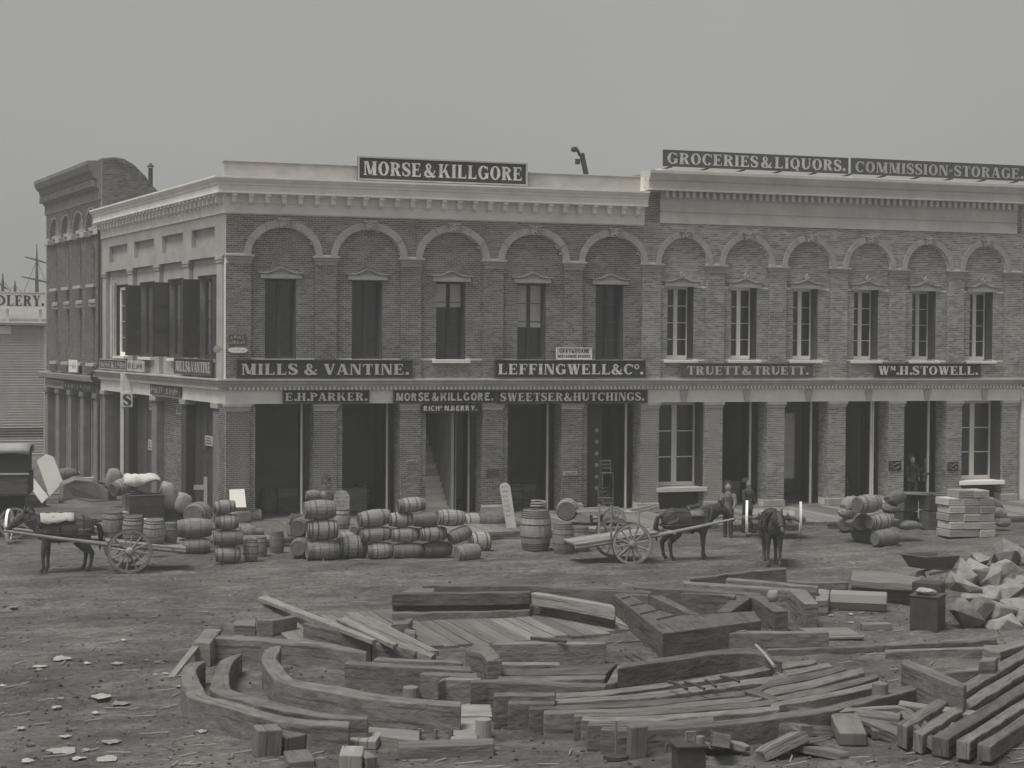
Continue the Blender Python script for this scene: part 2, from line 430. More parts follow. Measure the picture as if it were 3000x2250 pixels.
            s.rect(o, o+T, .3, 1); s.arc(o+.36, .32, .36, .33, 180, 360, n=14); s.rect(o+.72-t, o+.72, .3, 1); w_ = .74+2*o
            s.foot(o, o+T, 1); s.foot(o+.72-t, o+.72, 1)
        elif ch == 'S':
            a = t*1.1; s.path([(.60, .76), (.52, .92), (.34, .965), (.15, .87), (.13, .70), (.26, .57), (.44, .46), (.585, .34), (.57, .15), (.37, .035), (.19, .07), (.09, .25)],
                              [a, a, a, T*.8, T, T*1.05, T*1.05, T, T*.8, a, a, a]); w_ = .72
            if sr: s.rect(.57, .64, .68, .97); s.rect(.05, .12, .03, .33)
        elif ch == '&':
            s.path([(.92, .52), (.80, .26), (.56, .06), (.30, .05), (.13, .22), (.24, .42), (.46, .58), (.56, .76), (.46, .94), (.32, .92), (.26, .76), (.40, .48), (.64, .18), (.82, .05), (.98, .12)],
                   [t, t, t, T*.6, T*.95, T*.8, t, T*.6, t, T*.6, T*.7, T*.9, T*.95, T*.6, t]); w_ = 1.02
        elif ch == '=': s.rect(.06, .36, .52, .60); s.rect(.06, .36, .38, .46); w_ = .42
        else:                                     # worn away: strokes that no longer make a letter
            for k in range(random.randint(1, 2)): s.rect(.06+.3*k, .06+.3*k+random.uniform(.1, .2), random.choice((0, .1, .3)), random.choice((1, .9, .7)))
            s.rect(.06, random.uniform(.3, .55), *random.choice(((.44, .54), (.0, .1), (.9, 1)))); w_ = .62
        return w_ + (.07 if sr else .10)
def letters(mb, text, x0, x1, z0, z1, y, serif=True, T=.25, small=(), step=.0005):
    # small: positions of raised little letters
    gl = Glyphs(serif, T); x = 0; items = []
    for i, ch in enumerate(text):
        k = .5 if i in small else 1.0
        wd = gl.glyph(ch)*k
        items.append((x, k, gl.q)); x += wd
    sx = (x1-x0)/x; n = 0
    for (gx, k, polys) in items:
        for p in polys:
            yy = y-step*(n % 9); n += 1
            mb._add([(x0+(gx+q[0]*k)*sx, yy, z0+(z1-z0)*((q[1]*k) if k == 1 else q[1]*k+.5)) for q in p], [tuple(range(len(p)))])
def sign(name, label, x0, x1, z0, z1, y, lines, board=None, ink=None, frame=None, M=None, thick=.05, serif=True, T=.25, cat='sign', fw=.045, small=(), margin=.035):
    board = board or SIGND; ink = ink or LETTER
    b = MB(M); b.box(x0, x1, y, y+thick, z0, z1); o = b.build(name, board); tag(o, label, cat)
    if frame:
        f = MB(M)
        f.box(x0-.01, x1+.01, y-.03, y-.002, z1-fw, z1); f.box(x0-.01, x1+.01, y-.03, y-.002, z0, z0+fw)
        f.box(x0-.01, x0+fw, y-.028, y-.002, z0+fw, z1-fw); f.box(x1-fw, x1+.01, y-.028, y-.002, z0+fw, z1-fw)
        f.build('frame', frame, o)
    t = MB(M)
    for (txt, a, c, d, e, sf) in lines:          # text and its box as shares of the board
        W, Hh = x1-x0, z1-z0
        letters(t, txt, x0+a*W, x0+c*W, z0+d*Hh, z0+e*Hh, y-.008, sf, T, small)
    t.build('lettering', ink, o, fix=False)
    return o

# ------------------------------------------------------------------ walls
CH, BL = .068, .218
def brick_rows(mb, P, a0, a1, z0, z1, excl=None, keep=None, d=.009):
    k = math.ceil(z0/CH)
    while (k+1)*CH <= z1+.02:
        za = max(k*CH, z0)+.0065; zb = min((k+1)*CH, z1)-.0065
        if zb-za > .02:
            s = math.floor(a0/BL)*BL-(BL/2 if k % 2 else 0)
            if k % 6 == 0: s += BL/4
            if s > a0: s -= BL
            while s < a1:
                p, q = max(s+.006, a0), min(s+BL-.006, a1)
                if q-p > .004 and not (excl and (excl((p+q)/2, (za+zb)/2))):
                    dd = d+random.uniform(-.002, .002)
                    if keep is not None and len(keep) < 300 and q-p > BL-.02 and zb-za > CH-.015:
                        keep.append(((p+q)/2, (za+zb)/2, dd))
                    else:
                        vs = [P(p, 0, za), P(q, 0, za), P(q, 0, zb), P(p, 0, zb), P(p, dd, za), P(q, dd, za), P(q, dd, zb), P(p, dd, zb)]
                        mb._add(vs, [(4, 5, 6, 7), (0, 1, 5, 4), (1, 2, 6, 5), (2, 3, 7, 6), (3, 0, 4, 7)])
                s += BL
        k += 1
def front(y0): return lambda a, b, z: (a, y0-b, z)
def jamb(x0, y0): return lambda a, b, z: (x0-b, y0+a, z)       # reveal that looks left
def holes(mb, x0, x1, z0, z1, y0, y1, hs_):
    xs = sorted({x0, x1}.union(*[{h[0], h[1]} for h in hs_])); zs = sorted({z0, z1}.union(*[{h[2], h[3]} for h in hs_]))
    for i in range(len(xs)-1):
        run = None
        for j in range(len(zs)-1):
            cx, cz = (xs[i]+xs[i+1])/2, (zs[j]+zs[j+1])/2
            inh = any(h[0] < cx < h[1] and h[2] < cz < h[3] for h in hs_)
            if inh:
                if run is not None: mb.box(xs[i], xs[i+1], y0, y1, run, zs[j]); run = None
            elif run is None: run = zs[j]
        if run is not None: mb.box(xs[i], xs[i+1], y0, y1, run, zs[-1])
def mould(mb, prof, path):                     # sweep (out, z) profile along a plan path, mitred
    path = [Vector(p) for p in path]; n = len(prof); vs = []; fs = []
    for i, p in enumerate(path):
        ds = []
        if i > 0: ds.append((path[i]-path[i-1]).normalized())
        if i < len(path)-1: ds.append((path[i+1]-path[i]).normalized())
        ns = [Vector((d.y, -d.x)) for d in ds]
        if len(ns) == 1: nn = ns[0]
        else:
            nn = (ns[0]+ns[1]).normalized(); nn = nn/max(.2, nn.dot(ns[0]))
        for (o, z) in prof: vs.append((p.x+nn.x*o, p.y+nn.y*o, z))
    for i in range(len(path)-1):
        for k in range(n): fs.append((i*n+k, i*n+(k+1) % n, (i+1)*n+(k+1) % n, (i+1)*n+k))
    fs.append(tuple(range(n-1, -1, -1))); fs.append(tuple(range((len(path)-1)*n, len(path)*n)))
    mb._add(vs, fs)
def lp(a): p = EX*a; return (p.x, p.y)
def arch_front(mb, cx, zs_, rx, ry, xa, xb, ztop, y0, y1, n=24):
    pts = [(cx-rx*math.cos(math.pi*i/n), zs_+ry*math.sin(math.pi*i/n)) for i in range(n+1)]
    for i in range(n):
        a, b = pts[i], pts[i+1]
        mb.quad((a[0], y0, a[1]), (b[0], y0, b[1]), (b[0], y0, ztop), (a[0], y0, ztop))
        mb.quad((a[0], y1, a[1]), (b[0], y1, b[1]), (b[0], y0, b[1]), (a[0], y0, a[1]))
    if xa < cx-rx: mb.box(xa, cx-rx, y0, y1, zs_, ztop, False)
    if xb > cx+rx: mb.box(cx+rx, xb, y0, y1, zs_, ztop, False)
def arch_ring(mb, cx, zs_, rx, ry, ox, oy, y0, y1, parts=6):
    g = .0025
    for k in range(parts):
        a0 = math.pi*k/parts+g; a1 = math.pi*(k+1)/parts-g; m_ = 4; pr = None
        e = random.uniform(-.008, .008)
        vs = []
        for i in range(m_+1):
            a = a0+(a1-a0)*i/m_; c, q = -math.cos(a), math.sin(a)
            vs += [(cx+rx*c, y0+e, zs_+ry*q), (cx+ox*c, y0+e, zs_+oy*q), (cx+ox*c, y1, zs_+oy*q), (cx+rx*c, y1, zs_+ry*q)]
        fs = []
        for i in range(m_):
            for j in range(4): fs.append((i*4+j, i*4+(j+1) % 4, i*4+4+(j+1) % 4, i*4+4+j))
        fs += [(0, 1, 2, 3), (m_*4+3, m_*4+2, m_*4+1, m_*4)]
        mb._add(vs, fs)
def window(parent, x0, x1, z0, z1, y, fm, cols=2, rows=3, st=.09, mid=.13, M=None, pale_reflection=0, mun=.022):
    g = MB(M); g.box(x0, x1, y+.05, y+.07, z0, z1); wn = g.build('window', GLASS, parent)
    f = MB(M)
    f.box(x0, x0+st, y, y+.049, z0, z1); f.box(x1-st, x1, y, y+.049, z0, z1)
    f.box(x0+st, x1-st, y+.002, y+.049, z0, z0+st*1.3); f.box(x0+st, x1-st, y+.002, y+.049, z1-st, z1)
    if cols == 2:
        c = (x0+x1)/2; f.box(c-mid/2, c-.004, y-.012, y+.048, z0+st*1.3, z1-st); f.box(c+.004, c+mid/2, y-.01, y+.048, z0+st*1.3, z1-st)
    f.build('frame', fm, wn)
    mu = MB(M)
    for r in range(1, rows):
        z = z0+st+(z1-z0-2*st)*r/rows; mu.box(x0+st, x1-st, y+.022, y+.049, z-mun/2, z+mun/2)
    mu.build('glazing_bar', fm, wn)
    if pale_reflection:
        b = MB(M); b.box(x0+st, x1-st, y+.040, y+.046, z1-st-(z1-z0)*pale_reflection, z1-st); b.build('pale_reflection', PALEROOM, wn)  # pale panel before the glass, a reflection put into its colour
    return wn
def hood(parent, cx, z, w_, y, tall=.36, finial=False):
    h = MB(); n = 16
    h.box(cx-w_/2, cx+w_/2, y-.10, y+.02, z, z+.13)
    top = [(cx-w_/2-.07+(w_+.14)*i/n, z+.19+(tall-.22)*(math.exp(-((i/n-.5)*5.2)**2))+.02*abs(i/n-.5)**3*8) for i in range(n+1)]
    h.prism(top+[(p[0], p[1]-.035) for p in top[::-1]], y-.13, y+.01)
    h.prism([(p[0], p[1]-.036) for p in top[1:-1]]+[(cx+w_/2-.02, z+.131), (cx-w_/2+.02, z+.131)], y-.07, y+.015)
    o = h.build('window_hood', STONE, parent)
    c = MB()                                   # carved leaves
    for s_ in (-1, 1):
        for k in range(5):
            cxk = cx+s_*(.06+.11*k); zz = z+.17+.10*math.exp(-(k*.5)**2)
            c.tube([(cxk+.05*math.cos(a)*(1-a/9), y-.085-.01*(a % 2), zz+.045*math.sin(a)*(1-a/9)) for a in [q*.8 for q in range(7)]], .022, 5)
    if finial:
        c.tube([(cx, y-.08, z+tall-.02), (cx-.03, y-.1, z+tall+.1), (cx+.02, y-.09, z+tall+.2)], [.07, .05, .015], 6)
        for s_ in (-1, 1): c.tube([(cx+s_*.05, y-.08, z+tall), (cx+s_*.13, y-.1, z+tall+.09)], [.05, .02], 6)
    c.build('carving', STONE, o)
def keystone(parent, cx, z0, z1, y, m_=None):
    k = MB(); k.prism([(cx-.13, z0), (cx+.13, z0), (cx+.19, z1-.04), (cx-.19, z1-.04)], y-.09, y+.02); k.box(cx-.24, cx+.24, y-.12, y+.02, z1-.04, z1+.01)
    o = k.build('keystone', m_ or STONE, parent)
    c = MB()
    for i in range(5):
        a = i*1.26; c.tube([(cx, y-.1, (z0+z1)/2), (cx+.07*math.cos(a), y-.12, (z0+z1)/2+.1*math.sin(a)), (cx+.1*math.cos(a), y-.1, (z0+z1)/2+.14*math.sin(a))], [.03, .035, .012], 5)
    c.build('carving', m_ or STONE, o)
BRICK_ME = None
def brick_parts(keep, y0, matb, parent):
    b = MB(); b.box(-.102, .102, -.01, .0, -.0275, .0275, False); me = b.mesh('brick'); me.materials.append(matb)
    for (x_, z_, d) in keep:
        o = bpy.data.objects.new('brick', me); COL.objects.link(o); o.parent = parent; o.location = (x_, y0+.001-random.uniform(0, .003), z_)
# ------------------------------------------------------------------ corner brick store
B1 = thing('corner_store', 'dark brick two-storey corner store with five arched bays and a pale bracketed cornice', 'building')
B1X = 14.93
PIL1 = [(0, .84), (3.02, 3.74), (6.0, 6.70), (8.96, 9.66), (11.94, 12.62)]
WC1 = [1.86, 4.83, 7.80, 10.76, 13.70]
AC1 = [1.93, 4.87, 7.83, 10.80, 13.79]
W1 = [(c-.535, c+.535, 5.40, 8.09) for c in WC1]
ZB, ZF1, ZI = 4.73, 10.23, 8.86
AR1 = [(c, 1.10, .93) for c in AC1]
def facade(parent, x0, x1, wins, pils, arches, zf, yrec, mort, brk, ox, oy, key_m=None, finial=False, lastpil=None):
    wall = MB()
    holes(wall, x0, x1, ZB, zf, yrec, yrec+.6, wins)
    for (a, b) in pils: wall.box(a, b, 0, yrec-.002, ZB, ZI)
    cuts = [x0]+[(arches[i][0]+arches[i+1][0])/2 for i in range(len(arches)-1)]+[x1]
    for i, (c, rx, ry) in enumerate(arches): arch_front(wall, c, ZI, rx, ry, cuts[i], cuts[i+1], zf, 0, yrec-.002)
    wo_ = wall.build('upper_wall', mort, parent, fix=False)
    bk = MB(); keep = []
    inw = lambda x_, z_: any(h[0]-.02 < x_ < h[1]+.02 and h[2]-.01 < z_ < h[3]+.02 for h in wins)
    ina = lambda x_, z_: any(((x_-c)/(rx+.1))**2+((z_-ZI)/(ry+.1))**2 < 1 for c, rx, ry in arches)
    for (a, b) in pils: brick_rows(bk, front(0), a, b, ZB, ZI-.27)
    brick_rows(bk, front(0), x0, x1, ZI, zf, ina)
    prev = [x0]+[p[1] for p in pils]; nxt = [p[0] for p in pils]+[x1]
    inr = lambda x_, z_: inw(x_, z_) or (z_ > ZI and not any(((x_-c)/rx)**2+((z_-ZI)/ry)**2 < 1.02 for c, rx, ry in arches))
    for a, b in zip(prev, nxt):
        if b-a > .3:
            ws = [h for h in wins if a < (h[0]+h[1])/2 < b]
            if ws:
                h = ws[0]
                brick_rows(bk, front(yrec), a, b, ZB, h[2]); brick_rows(bk, front(yrec), a, h[0], h[2], h[3]); brick_rows(bk, front(yrec), h[1], b, h[2], h[3]); brick_rows(bk, front(yrec), a, b, h[3], zf, inr)
            else: brick_rows(bk, front(yrec), a, b, ZB, zf, inr)
    for (a, b) in pils:                        # the reveal of each pilaster that looks left
        if a > .1: brick_rows(bk, jamb(a, 0), .002, yrec, ZB, ZI-.27)
    bk.build('brickwork', brk, wo_, kind='stuff', fix=False)
    for (c, rx, ry) in arches:
        r = MB(); arch_ring(r, c, ZI, rx, ry, ox, oy, -.055, yrec-.03); r.build('arch_ring', STONE, parent, bevel=.012)
        keystone(parent, c, ZI+ry-.02, ZI+oy+.03, -.05, key_m)
    for (a, b) in pils+([lastpil] if lastpil else []):
        im = MB(); l_ = a-.10 if a > .1 else a-.02
        im.box(l_, b+.10, -.13, yrec, ZI-.07, ZI); im.box(l_+.04, b+.06, -.08, yrec-.01, ZI-.17, ZI-.071); im.box(l_+.08, b+.02, -.045, yrec-.02, ZI-.27, ZI-.171)
        im.build('impost', STONE, parent, bevel=.01)
    for i, (a, b, c, d) in enumerate(wins):
        hood(parent, (a+b)/2, d+.005, (b-a)+.3, yrec, .40 if not finial else .36, finial)
    return wo_
facade(B1, 0, B1X, W1, PIL1, AR1, ZF1, .13, MORTAR, BRICK, 1.33, 1.19)
for i, (a, b, c, d) in enumerate(W1):
    window(B1, a, b, c, d, .50, SHUT, 2, 4, .07, .12, pale_reflection=(0, 0, .3, .55, 0)[i])
    s = MB(); s.box(b-.05, b-.004, .135, .495, c, d); s.build('dark_reveal_panel', SHUT, B1)  # dark panel lining the right-hand reveal
    if i == 2:
        s = MB(); s.box(a-.14, b+.14, -.02, .3, 5.27, 5.395); s.build('window_sill', STUCCO, B1, bevel=.01)
# ground floor piers
GP1 = [(-.002, 1.0), (2.98, 3.96), (5.98, 6.90), (8.94, 9.87), (11.88, 12.84)]
pw = MB(); bk = MB(); keep = []
for i, (a, b) in enumerate(GP1):
    pw = MB(); bk = MB(); keep = []
    pw.box(a, b-.2, 0, .16, 0, 3.9, True); pw.box(a+.002, b, .06, .80, 0, 3.9)
    brick_rows(bk, front(0), a, b-.2, .3, 3.66, None, keep if i < 2 else None)
    brick_rows(bk, front(.06), b-.2, b, 0, 3.9)
    if i: brick_rows(bk, jamb(a+.002, 0), .16, .8, 0, 3.9); brick_rows(bk, jamb(a, 0), .0, .16, .3, 3.66)
    po = pw.build('pier', MORTAR, B1, fix=False); bk.build('brickwork', BRICK, po, kind='stuff', fix=False); brick_parts(keep, 0, BRICK, po)
for i, (a, b) in enumerate(GP1):
    c = MB(); c.box(a-.06, b-.14, -.10, .15, 3.80, 3.895); c.box(a-.03, b-.17, -.06, .14, 3.72, 3.799); c.build('pier_capital', STUCCO2, B1, bevel=.01)
    c = MB(); c.box(a-.03, b-.15, -.05, .12, 0, .28); c.build('pier_base', STONE, B1, bevel=.01)
# lintel, belt course, cornice run round the corner
PATH = [lp(-17.15), (0, 0), (B1X+.02, 0)]
be = MB(); mould(be, [(-.6, 3.9), (.03, 3.9), (.03, 4.30), (.06, 4.34), (-.6, 4.34)], PATH); be.build('lintel_band', STUCCO, B1)
be = MB(); mould(be, [(-.4, 4.341), (.12, 4.341), (.12, 4.46), (.20, 4.47), (.20, 4.53), (.26, 4.56), (.26, 4.63), (.34, 4.68), (.34, 4.725), (-.4, 4.729)], PATH); be.build('belt_course', STUCCO2, B1)
de = MB(); x = .1
while x < B1X-.05: de.box(x, x+.075, -.185, -.118, 4.37, 4.465); x += .152
x = -17
de.M = ML
while x < -.2: de.box(x, x+.075, -.185, -.118, 4.37, 4.465); x += .152
de.build('dentil_course', STUCCO, B1, kind='stuff')
co = MB(); mould(co, [(-.4, ZF1), (.04, ZF1), (.04, 10.55), (.07, 10.57), (.07, 10.86), (-.4, 10.86)], PATH); co.build('frieze', STUCCO, B1)
co = MB(); mould(co, [(-.4, 10.861), (.38, 10.861), (.38, 10.90), (.36, 10.91), (.36, 11.12), (.40, 11.14), (.40, 11.20), (.45, 11.24), (.52, 11.34), (.52, 11.40), (-.4, 11.42)], PATH); co.build('cornice', STUCCO, B1)
br = MB(); br.box(-.085, .085, -.345, -.071, 10.78, 10.859); br.box(-.075, .075, -.25, -.071, 10.58, 10.779); br.prism([(-.24, 10.579), (-.09, 10.579), (-.09, 10.50)], -.065, .065, 'x')
brm = br.mesh('bracket'); brm.materials.append(STUCCO)
for i in range(27):
    o = bpy.data.objects.new('bracket', brm); COL.objects.link(o); o.parent = B1; o.location = (.24+i*.553, 0, 0)
for i in range(34):
    o = bpy.data.objects.new('bracket', brm); COL.objects.link(o); o.parent = B1; o.matrix_world = ML @ Matrix.Translation((-.35-i*.49, 0, 0))
pa = MB(); pa.box(-.05, B1X+.02, .12, .55, 11.2, 11.93); pa.box(-.07, B1X+.03, .09, .58, 11.931, 11.97); pa.build('parapet', STUCCO2, B1, bevel=.01)
pa = MB(); pa.box(B1X-.09, B1X+.06, .05, .11, 11.43, 11.95); pa.build('parapet_end', WHITEP, B1)
ro = MB(); ro._add([(.1, .3, 11.25), (B1X, .3, 11.25), (B1X, 17, 11.25)] + [(EX*-17+EY*.2).to_tuple()[:2]+(11.25,)], [(0, 1, 2, 3)]); ro.build('roof', ROOFM, B1)
# rooms behind the open doors
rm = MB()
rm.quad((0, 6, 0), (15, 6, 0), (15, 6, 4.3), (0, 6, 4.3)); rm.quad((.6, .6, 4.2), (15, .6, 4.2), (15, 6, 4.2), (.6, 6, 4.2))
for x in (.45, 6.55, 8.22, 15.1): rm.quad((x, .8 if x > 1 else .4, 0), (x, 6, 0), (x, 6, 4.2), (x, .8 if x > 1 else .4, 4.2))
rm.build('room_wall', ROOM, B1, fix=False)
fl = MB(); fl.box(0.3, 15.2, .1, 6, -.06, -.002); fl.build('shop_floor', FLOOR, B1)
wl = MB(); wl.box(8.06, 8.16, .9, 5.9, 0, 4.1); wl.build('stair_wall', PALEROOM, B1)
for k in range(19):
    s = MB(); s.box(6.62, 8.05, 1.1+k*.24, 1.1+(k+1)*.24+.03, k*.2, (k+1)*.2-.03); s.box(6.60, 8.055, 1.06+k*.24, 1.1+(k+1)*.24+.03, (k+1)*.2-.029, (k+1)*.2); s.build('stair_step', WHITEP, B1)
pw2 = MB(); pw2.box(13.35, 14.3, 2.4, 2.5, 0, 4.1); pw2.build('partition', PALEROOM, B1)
for i, (a, b) in enumerate(zip([p[1] for p in GP1], [p[0] for p in GP1[1:]]+[14.9])):
    d = MB(); d.box(b-.30, b-.24, .76, .84, 0, 3.88); d.build('door_post', WHITEP if i != 2 else STUCCO2, B1)
    d = MB(); d.box(b-.20, b-.14, .82, 1.7, .02, 3.86)
    for k in range(4): d.box(b-.225, b-.201, .9, 1.62, .2+k*.92, .2+k*.92+.7)
    dl = d.build('door_leaf', IRON, B1)
dl = MB(); dl.box(13.20, 13.72, .80, .86, .02, 3.86); dl = dl.build('door_leaf', IRON, B1)
for k in range(6):
    st = MB(); st.lathe([(-.03, .02), (-.02, .06), (0, .08)], 12, Matrix.Translation((13.5, .795, .75+k*.42)) @ Matrix.Rotation(R(90), 4, 'Z')); st.build('stud', STUCCO2, dl)
# side street front
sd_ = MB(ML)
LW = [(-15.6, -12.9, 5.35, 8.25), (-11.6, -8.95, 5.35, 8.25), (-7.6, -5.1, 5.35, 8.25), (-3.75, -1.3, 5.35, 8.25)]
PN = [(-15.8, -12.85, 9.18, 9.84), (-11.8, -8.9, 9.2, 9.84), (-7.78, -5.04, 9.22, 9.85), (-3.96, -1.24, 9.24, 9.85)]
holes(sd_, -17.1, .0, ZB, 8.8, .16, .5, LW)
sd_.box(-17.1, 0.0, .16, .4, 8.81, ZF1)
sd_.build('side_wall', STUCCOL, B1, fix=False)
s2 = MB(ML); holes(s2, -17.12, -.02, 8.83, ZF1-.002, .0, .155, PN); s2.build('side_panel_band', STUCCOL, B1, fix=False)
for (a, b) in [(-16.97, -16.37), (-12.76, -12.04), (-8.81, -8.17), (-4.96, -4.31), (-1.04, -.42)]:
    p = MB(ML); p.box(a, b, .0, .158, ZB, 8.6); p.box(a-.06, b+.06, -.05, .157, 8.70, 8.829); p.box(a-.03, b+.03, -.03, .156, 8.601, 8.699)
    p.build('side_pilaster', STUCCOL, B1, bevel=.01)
for (a, b, c, d) in LW:
    far = a < -15
    window(B1, a+.4, b-.4, c, d-.1, .30, WHITEP if far else SHUT, 2, 4, .12, .16, ML)
    if far:
        s = MB(ML); s.box(a-.15, a+.2, .02, .155, c, d); s.box(a+.22, a+.38, .05, .155, c, d+.1); s.build('window_casing', STUCCO2, B1)
    else:
        for xx, y0, y1, x2 in ((a+.30, -.48, .14, a+.35), (b-.30, .04, .10, b+.10)):
            s = MB(ML); s.box(xx, x2, y0, y1, c+.05, d-.12); so_ = s.build('shutter', SHUT, B1)
            s = MB(ML)
            for q in range(3):
                if y0 < -.1: s.box(x2+.001, x2+.012, y0+.08, y1-.08, c+.15+q*.9, c+.9+q*.9)
                else: s.box(xx+.06, x2-.06, y0-.012, y0-.001, c+.15+q*.9, c+.9+q*.9)
            s.build('shutter_panel', SHUT, so_)
    s = MB(ML); s.box(a+.45, b-.4, -.02, .3, c-.1, c-.005); s.build('window_sill', STUCCO, B1)
LP = [(-17.1, -16.5), (-13.1, -12.6), (-9.2, -8.5), (-5.2, -4.6), (-1.4, -.7)]
for i, (a, b) in enumerate(LP):
    p = MB(ML); p.box(a, b, 0, .5, 0, 3.72); p.build('side_pier', GREYST if i in (0, 2, 4) else IRON, B1)
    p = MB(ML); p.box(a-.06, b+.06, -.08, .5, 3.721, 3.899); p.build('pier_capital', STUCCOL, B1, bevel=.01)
p = MB(ML); p.box(-8.5, -5.2, .3, .5, 0, 3.9); po = p.build('side_infill_wall', MORTAR, B1, fix=False)
p = MB(ML); brick_rows(p, front(.3), -8.49, -5.21, 0, 3.9); p.build('brickwork', BRICK, po, kind='stuff', fix=False)
for a, b in ((-16.5, -13.1), (-12.6, -9.2), (-4.6, -1.4)):
    p = MB(ML); n = 4
    for k in range(n):
        x0 = a+(b-a)*k/n; p.box(x0+.02, x0+(b-a)/n-.02, .34, .40, .02, 3.86)
        for q in range(2): p.box(x0+.12, x0+(b-a)/n-.12, .325, .339, .3+q*1.8, 1.8+q*1.8)
    p.build('side_door', SHUT, B1)
p = MB(ML); p.box(-.7, -.012, -.006, .5, 0, 3.9); po = p.build('corner_return', MORTAR, B1, fix=False)
p = MB(ML); brick_rows(p, front(-.006), -.69, -.012, 0, 3.88); p.build('brickwork', BRICK, po, kind='stuff', fix=False)
dp = MB(ML); dp.tube([(-17.2, -.08, 11.0), (-17.2, -.08, 5.0), (-17.2, -.4, 4.6), (-17.2, -.4, 4.4), (-17.2, -.1, 4.0), (-17.2, -.1, .1)], .06, 8); dp.build('downpipe', IRON, B1)

# ------------------------------------------------------------------ six-bay brick store on the right
B2 = thing('warehouse_store', 'paler brick two-storey store with six round-arched bays and white casement windows', 'building', (B1X, 0, 0))
B2.location = (0, 0, 0)
x0_, x1_ = B1X+.004, 30.80
PIL2 = [(B1X+.006, 15.62), (17.45, 18.14), (19.98, 20.66), (22.52, 23.20), (25.04, 25.70), (27.56, 28.24), (30.11, 30.79)]
AC2 = [16.54, 19.06, 21.59, 24.12, 26.63, 29.17]
W2 = [(c-.52, c+.52, 5.40, 8.06) for c in (16.46, 19.0, 21.52, 24.07, 26.57, 29.10)]
AR2 = [(c, .915, .95) for c in AC2]
facade(B2, x0_, x1_, W2, PIL2, AR2, 10.32, .13, MORTAR2, BRICK2, 1.13, 1.17, STONE, True)
for (a, b, c, d) in W2:
    window(B2, a, b, c+.06, d, .60, WHITEP, 2, 4, .085, .15)
    s = MB(); s.box(b-.05, b-.004, .135, .595, c+.06, d); s.build('dark_reveal_panel', SHUT, B2)  # dark lining of the right reveal
    s = MB(); s.box(a-.14, b+.14, -.01, .6, 5.30, 5.395); s.build('window_sill', STUCCO, B2, bevel=.01)
GP2 = [(B1X-.04, 15.59), (17.40, 18.11), (19.93, 20.63), (22.46, 23.18), (25.03, 25.68), (27.54, 28.21), (30.04, 30.72)]
pw = MB(); bk = MB(); keep = []
for i, (a, b) in enumerate(GP2):
    pw = MB(); bk = MB(); keep = []
    pw.box(a, b, 0, .75, 0, 3.88)
    brick_rows(bk, front(0), a, b, .25, 3.66, None, keep if i < 2 else None); brick_rows(bk, jamb(a, 0), 0, .75, .25, 3.86)
    po = pw.build('pier', MORTAR2, B2, fix=False); bk.build('brickwork', BRICK2, po, kind='stuff', fix=False); brick_parts(keep, 0, BRICK2, po)
for i, (a, b) in enumerate(GP2):
    c = MB(); c.box(a-.05, b+.05, -.09, .2, 3.77, 3.879); c.box(a-.02, b+.02, -.05, .19, 3.68, 3.769); c.build('pier_capital', STUCCO2, B2, bevel=.01)
    c = MB(); c.box(a-.03, b+.03, -.05, .2, 0, .24); c.build('pier_base', STONE, B2, bevel=.01)
P2 = [(B1X+.022, 0), (30.8, 0)]
be = MB(); mould(be, [(-.5, 3.881), (.03, 3.881), (.03, 4.30), (.06, 4.34), (-.5, 4.34)], P2); be.build('lintel_band', STUCCO, B2)
be = MB(); mould(be, [(-.4, 4.341), (.12, 4.341), (.12, 4.46), (.20, 4.47), (.20, 4.53), (.26, 4.56), (.26, 4.63), (.33, 4.67), (.33, 4.72), (-.4, 4.727)], P2); be.build('belt_course', STUCCO2, B2)
de = MB(); x = B1X+.1
while x < 30.7: de.box(x, x+.075, -.185, -.118, 4.37, 4.465); x += .152
de.build('dentil_course', STUCCO, B2, kind='stuff')
for c in AC2:
    k = MB(); k.prism([(c-.09, 3.93), (c+.09, 3.93), (c+.15, 4.29), (c-.15, 4.29)], -.10, -.02); k.build('lintel_keystone', STUCCO2, B2, bevel=.012)
co = MB(); mould(co, [(-.4, 10.321), (.05, 10.321), (.05, 10.72), (.10, 10.75), (.10, 10.79), (.04, 10.80), (.04, 11.18), (.1, 11.2), (.1, 11.46), (-.4, 11.46)], [(15.55, 0), (30.55, 0)]); co.build('frieze', CORN2, B2)
co = MB(); mould(co, [(-.4, 11.461), (.40, 11.461), (.40, 11.50), (.38, 11.52), (.38, 11.80), (.44, 11.84), (.52, 12.0), (.56, 12.06), (.56, 12.16), (-.4, 12.20)], [(14.95, 0), (30.9, 0)]); co.build('cornice', CORN2, B2)
dm = MB(); dm.box(-.06, .06, -.28, -.101, 11.24, 11.459); dmm = dm.mesh('dentil'); dmm.materials.append(CORN2)
for i in range(56):
    o = bpy.data.objects.new('dentil', dmm); COL.objects.link(o); o.parent = B2; o.location = (15.72+i*.265, 0, 0)
w_ = MB(); w_.box(14.95, 15.54, .02, .4, 10.33, 11.46); w_.box(30.56, 30.8, .02, .4, 10.33, 11.46); po = w_.build('cornice_end_wall', MORTAR, B2, fix=False)
w_ = MB(); brick_rows(w_, front(.02), 14.95, 15.54, 10.33, 11.46); brick_rows(w_, front(.02), 30.56, 30.8, 10.33, 11.46); w_.build('brickwork', BRICK, po, kind='stuff', fix=False)
w_ = MB(); w_.box(B1X+.05, B1X+.4, .4, 18, 10.5, 12.1); w_.box(B1X, 30.8, .45, 18, 11.7, 12.0); w_.build('roof', ROOFM, B2)
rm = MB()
rm.quad((15, 6, 0), (31, 6, 0), (31, 6, 4.3), (15, 6, 4.3)); rm.quad((15, .6, 4.2), (31, .6, 4.2), (31, 6, 4.2), (15, 6, 4.2))
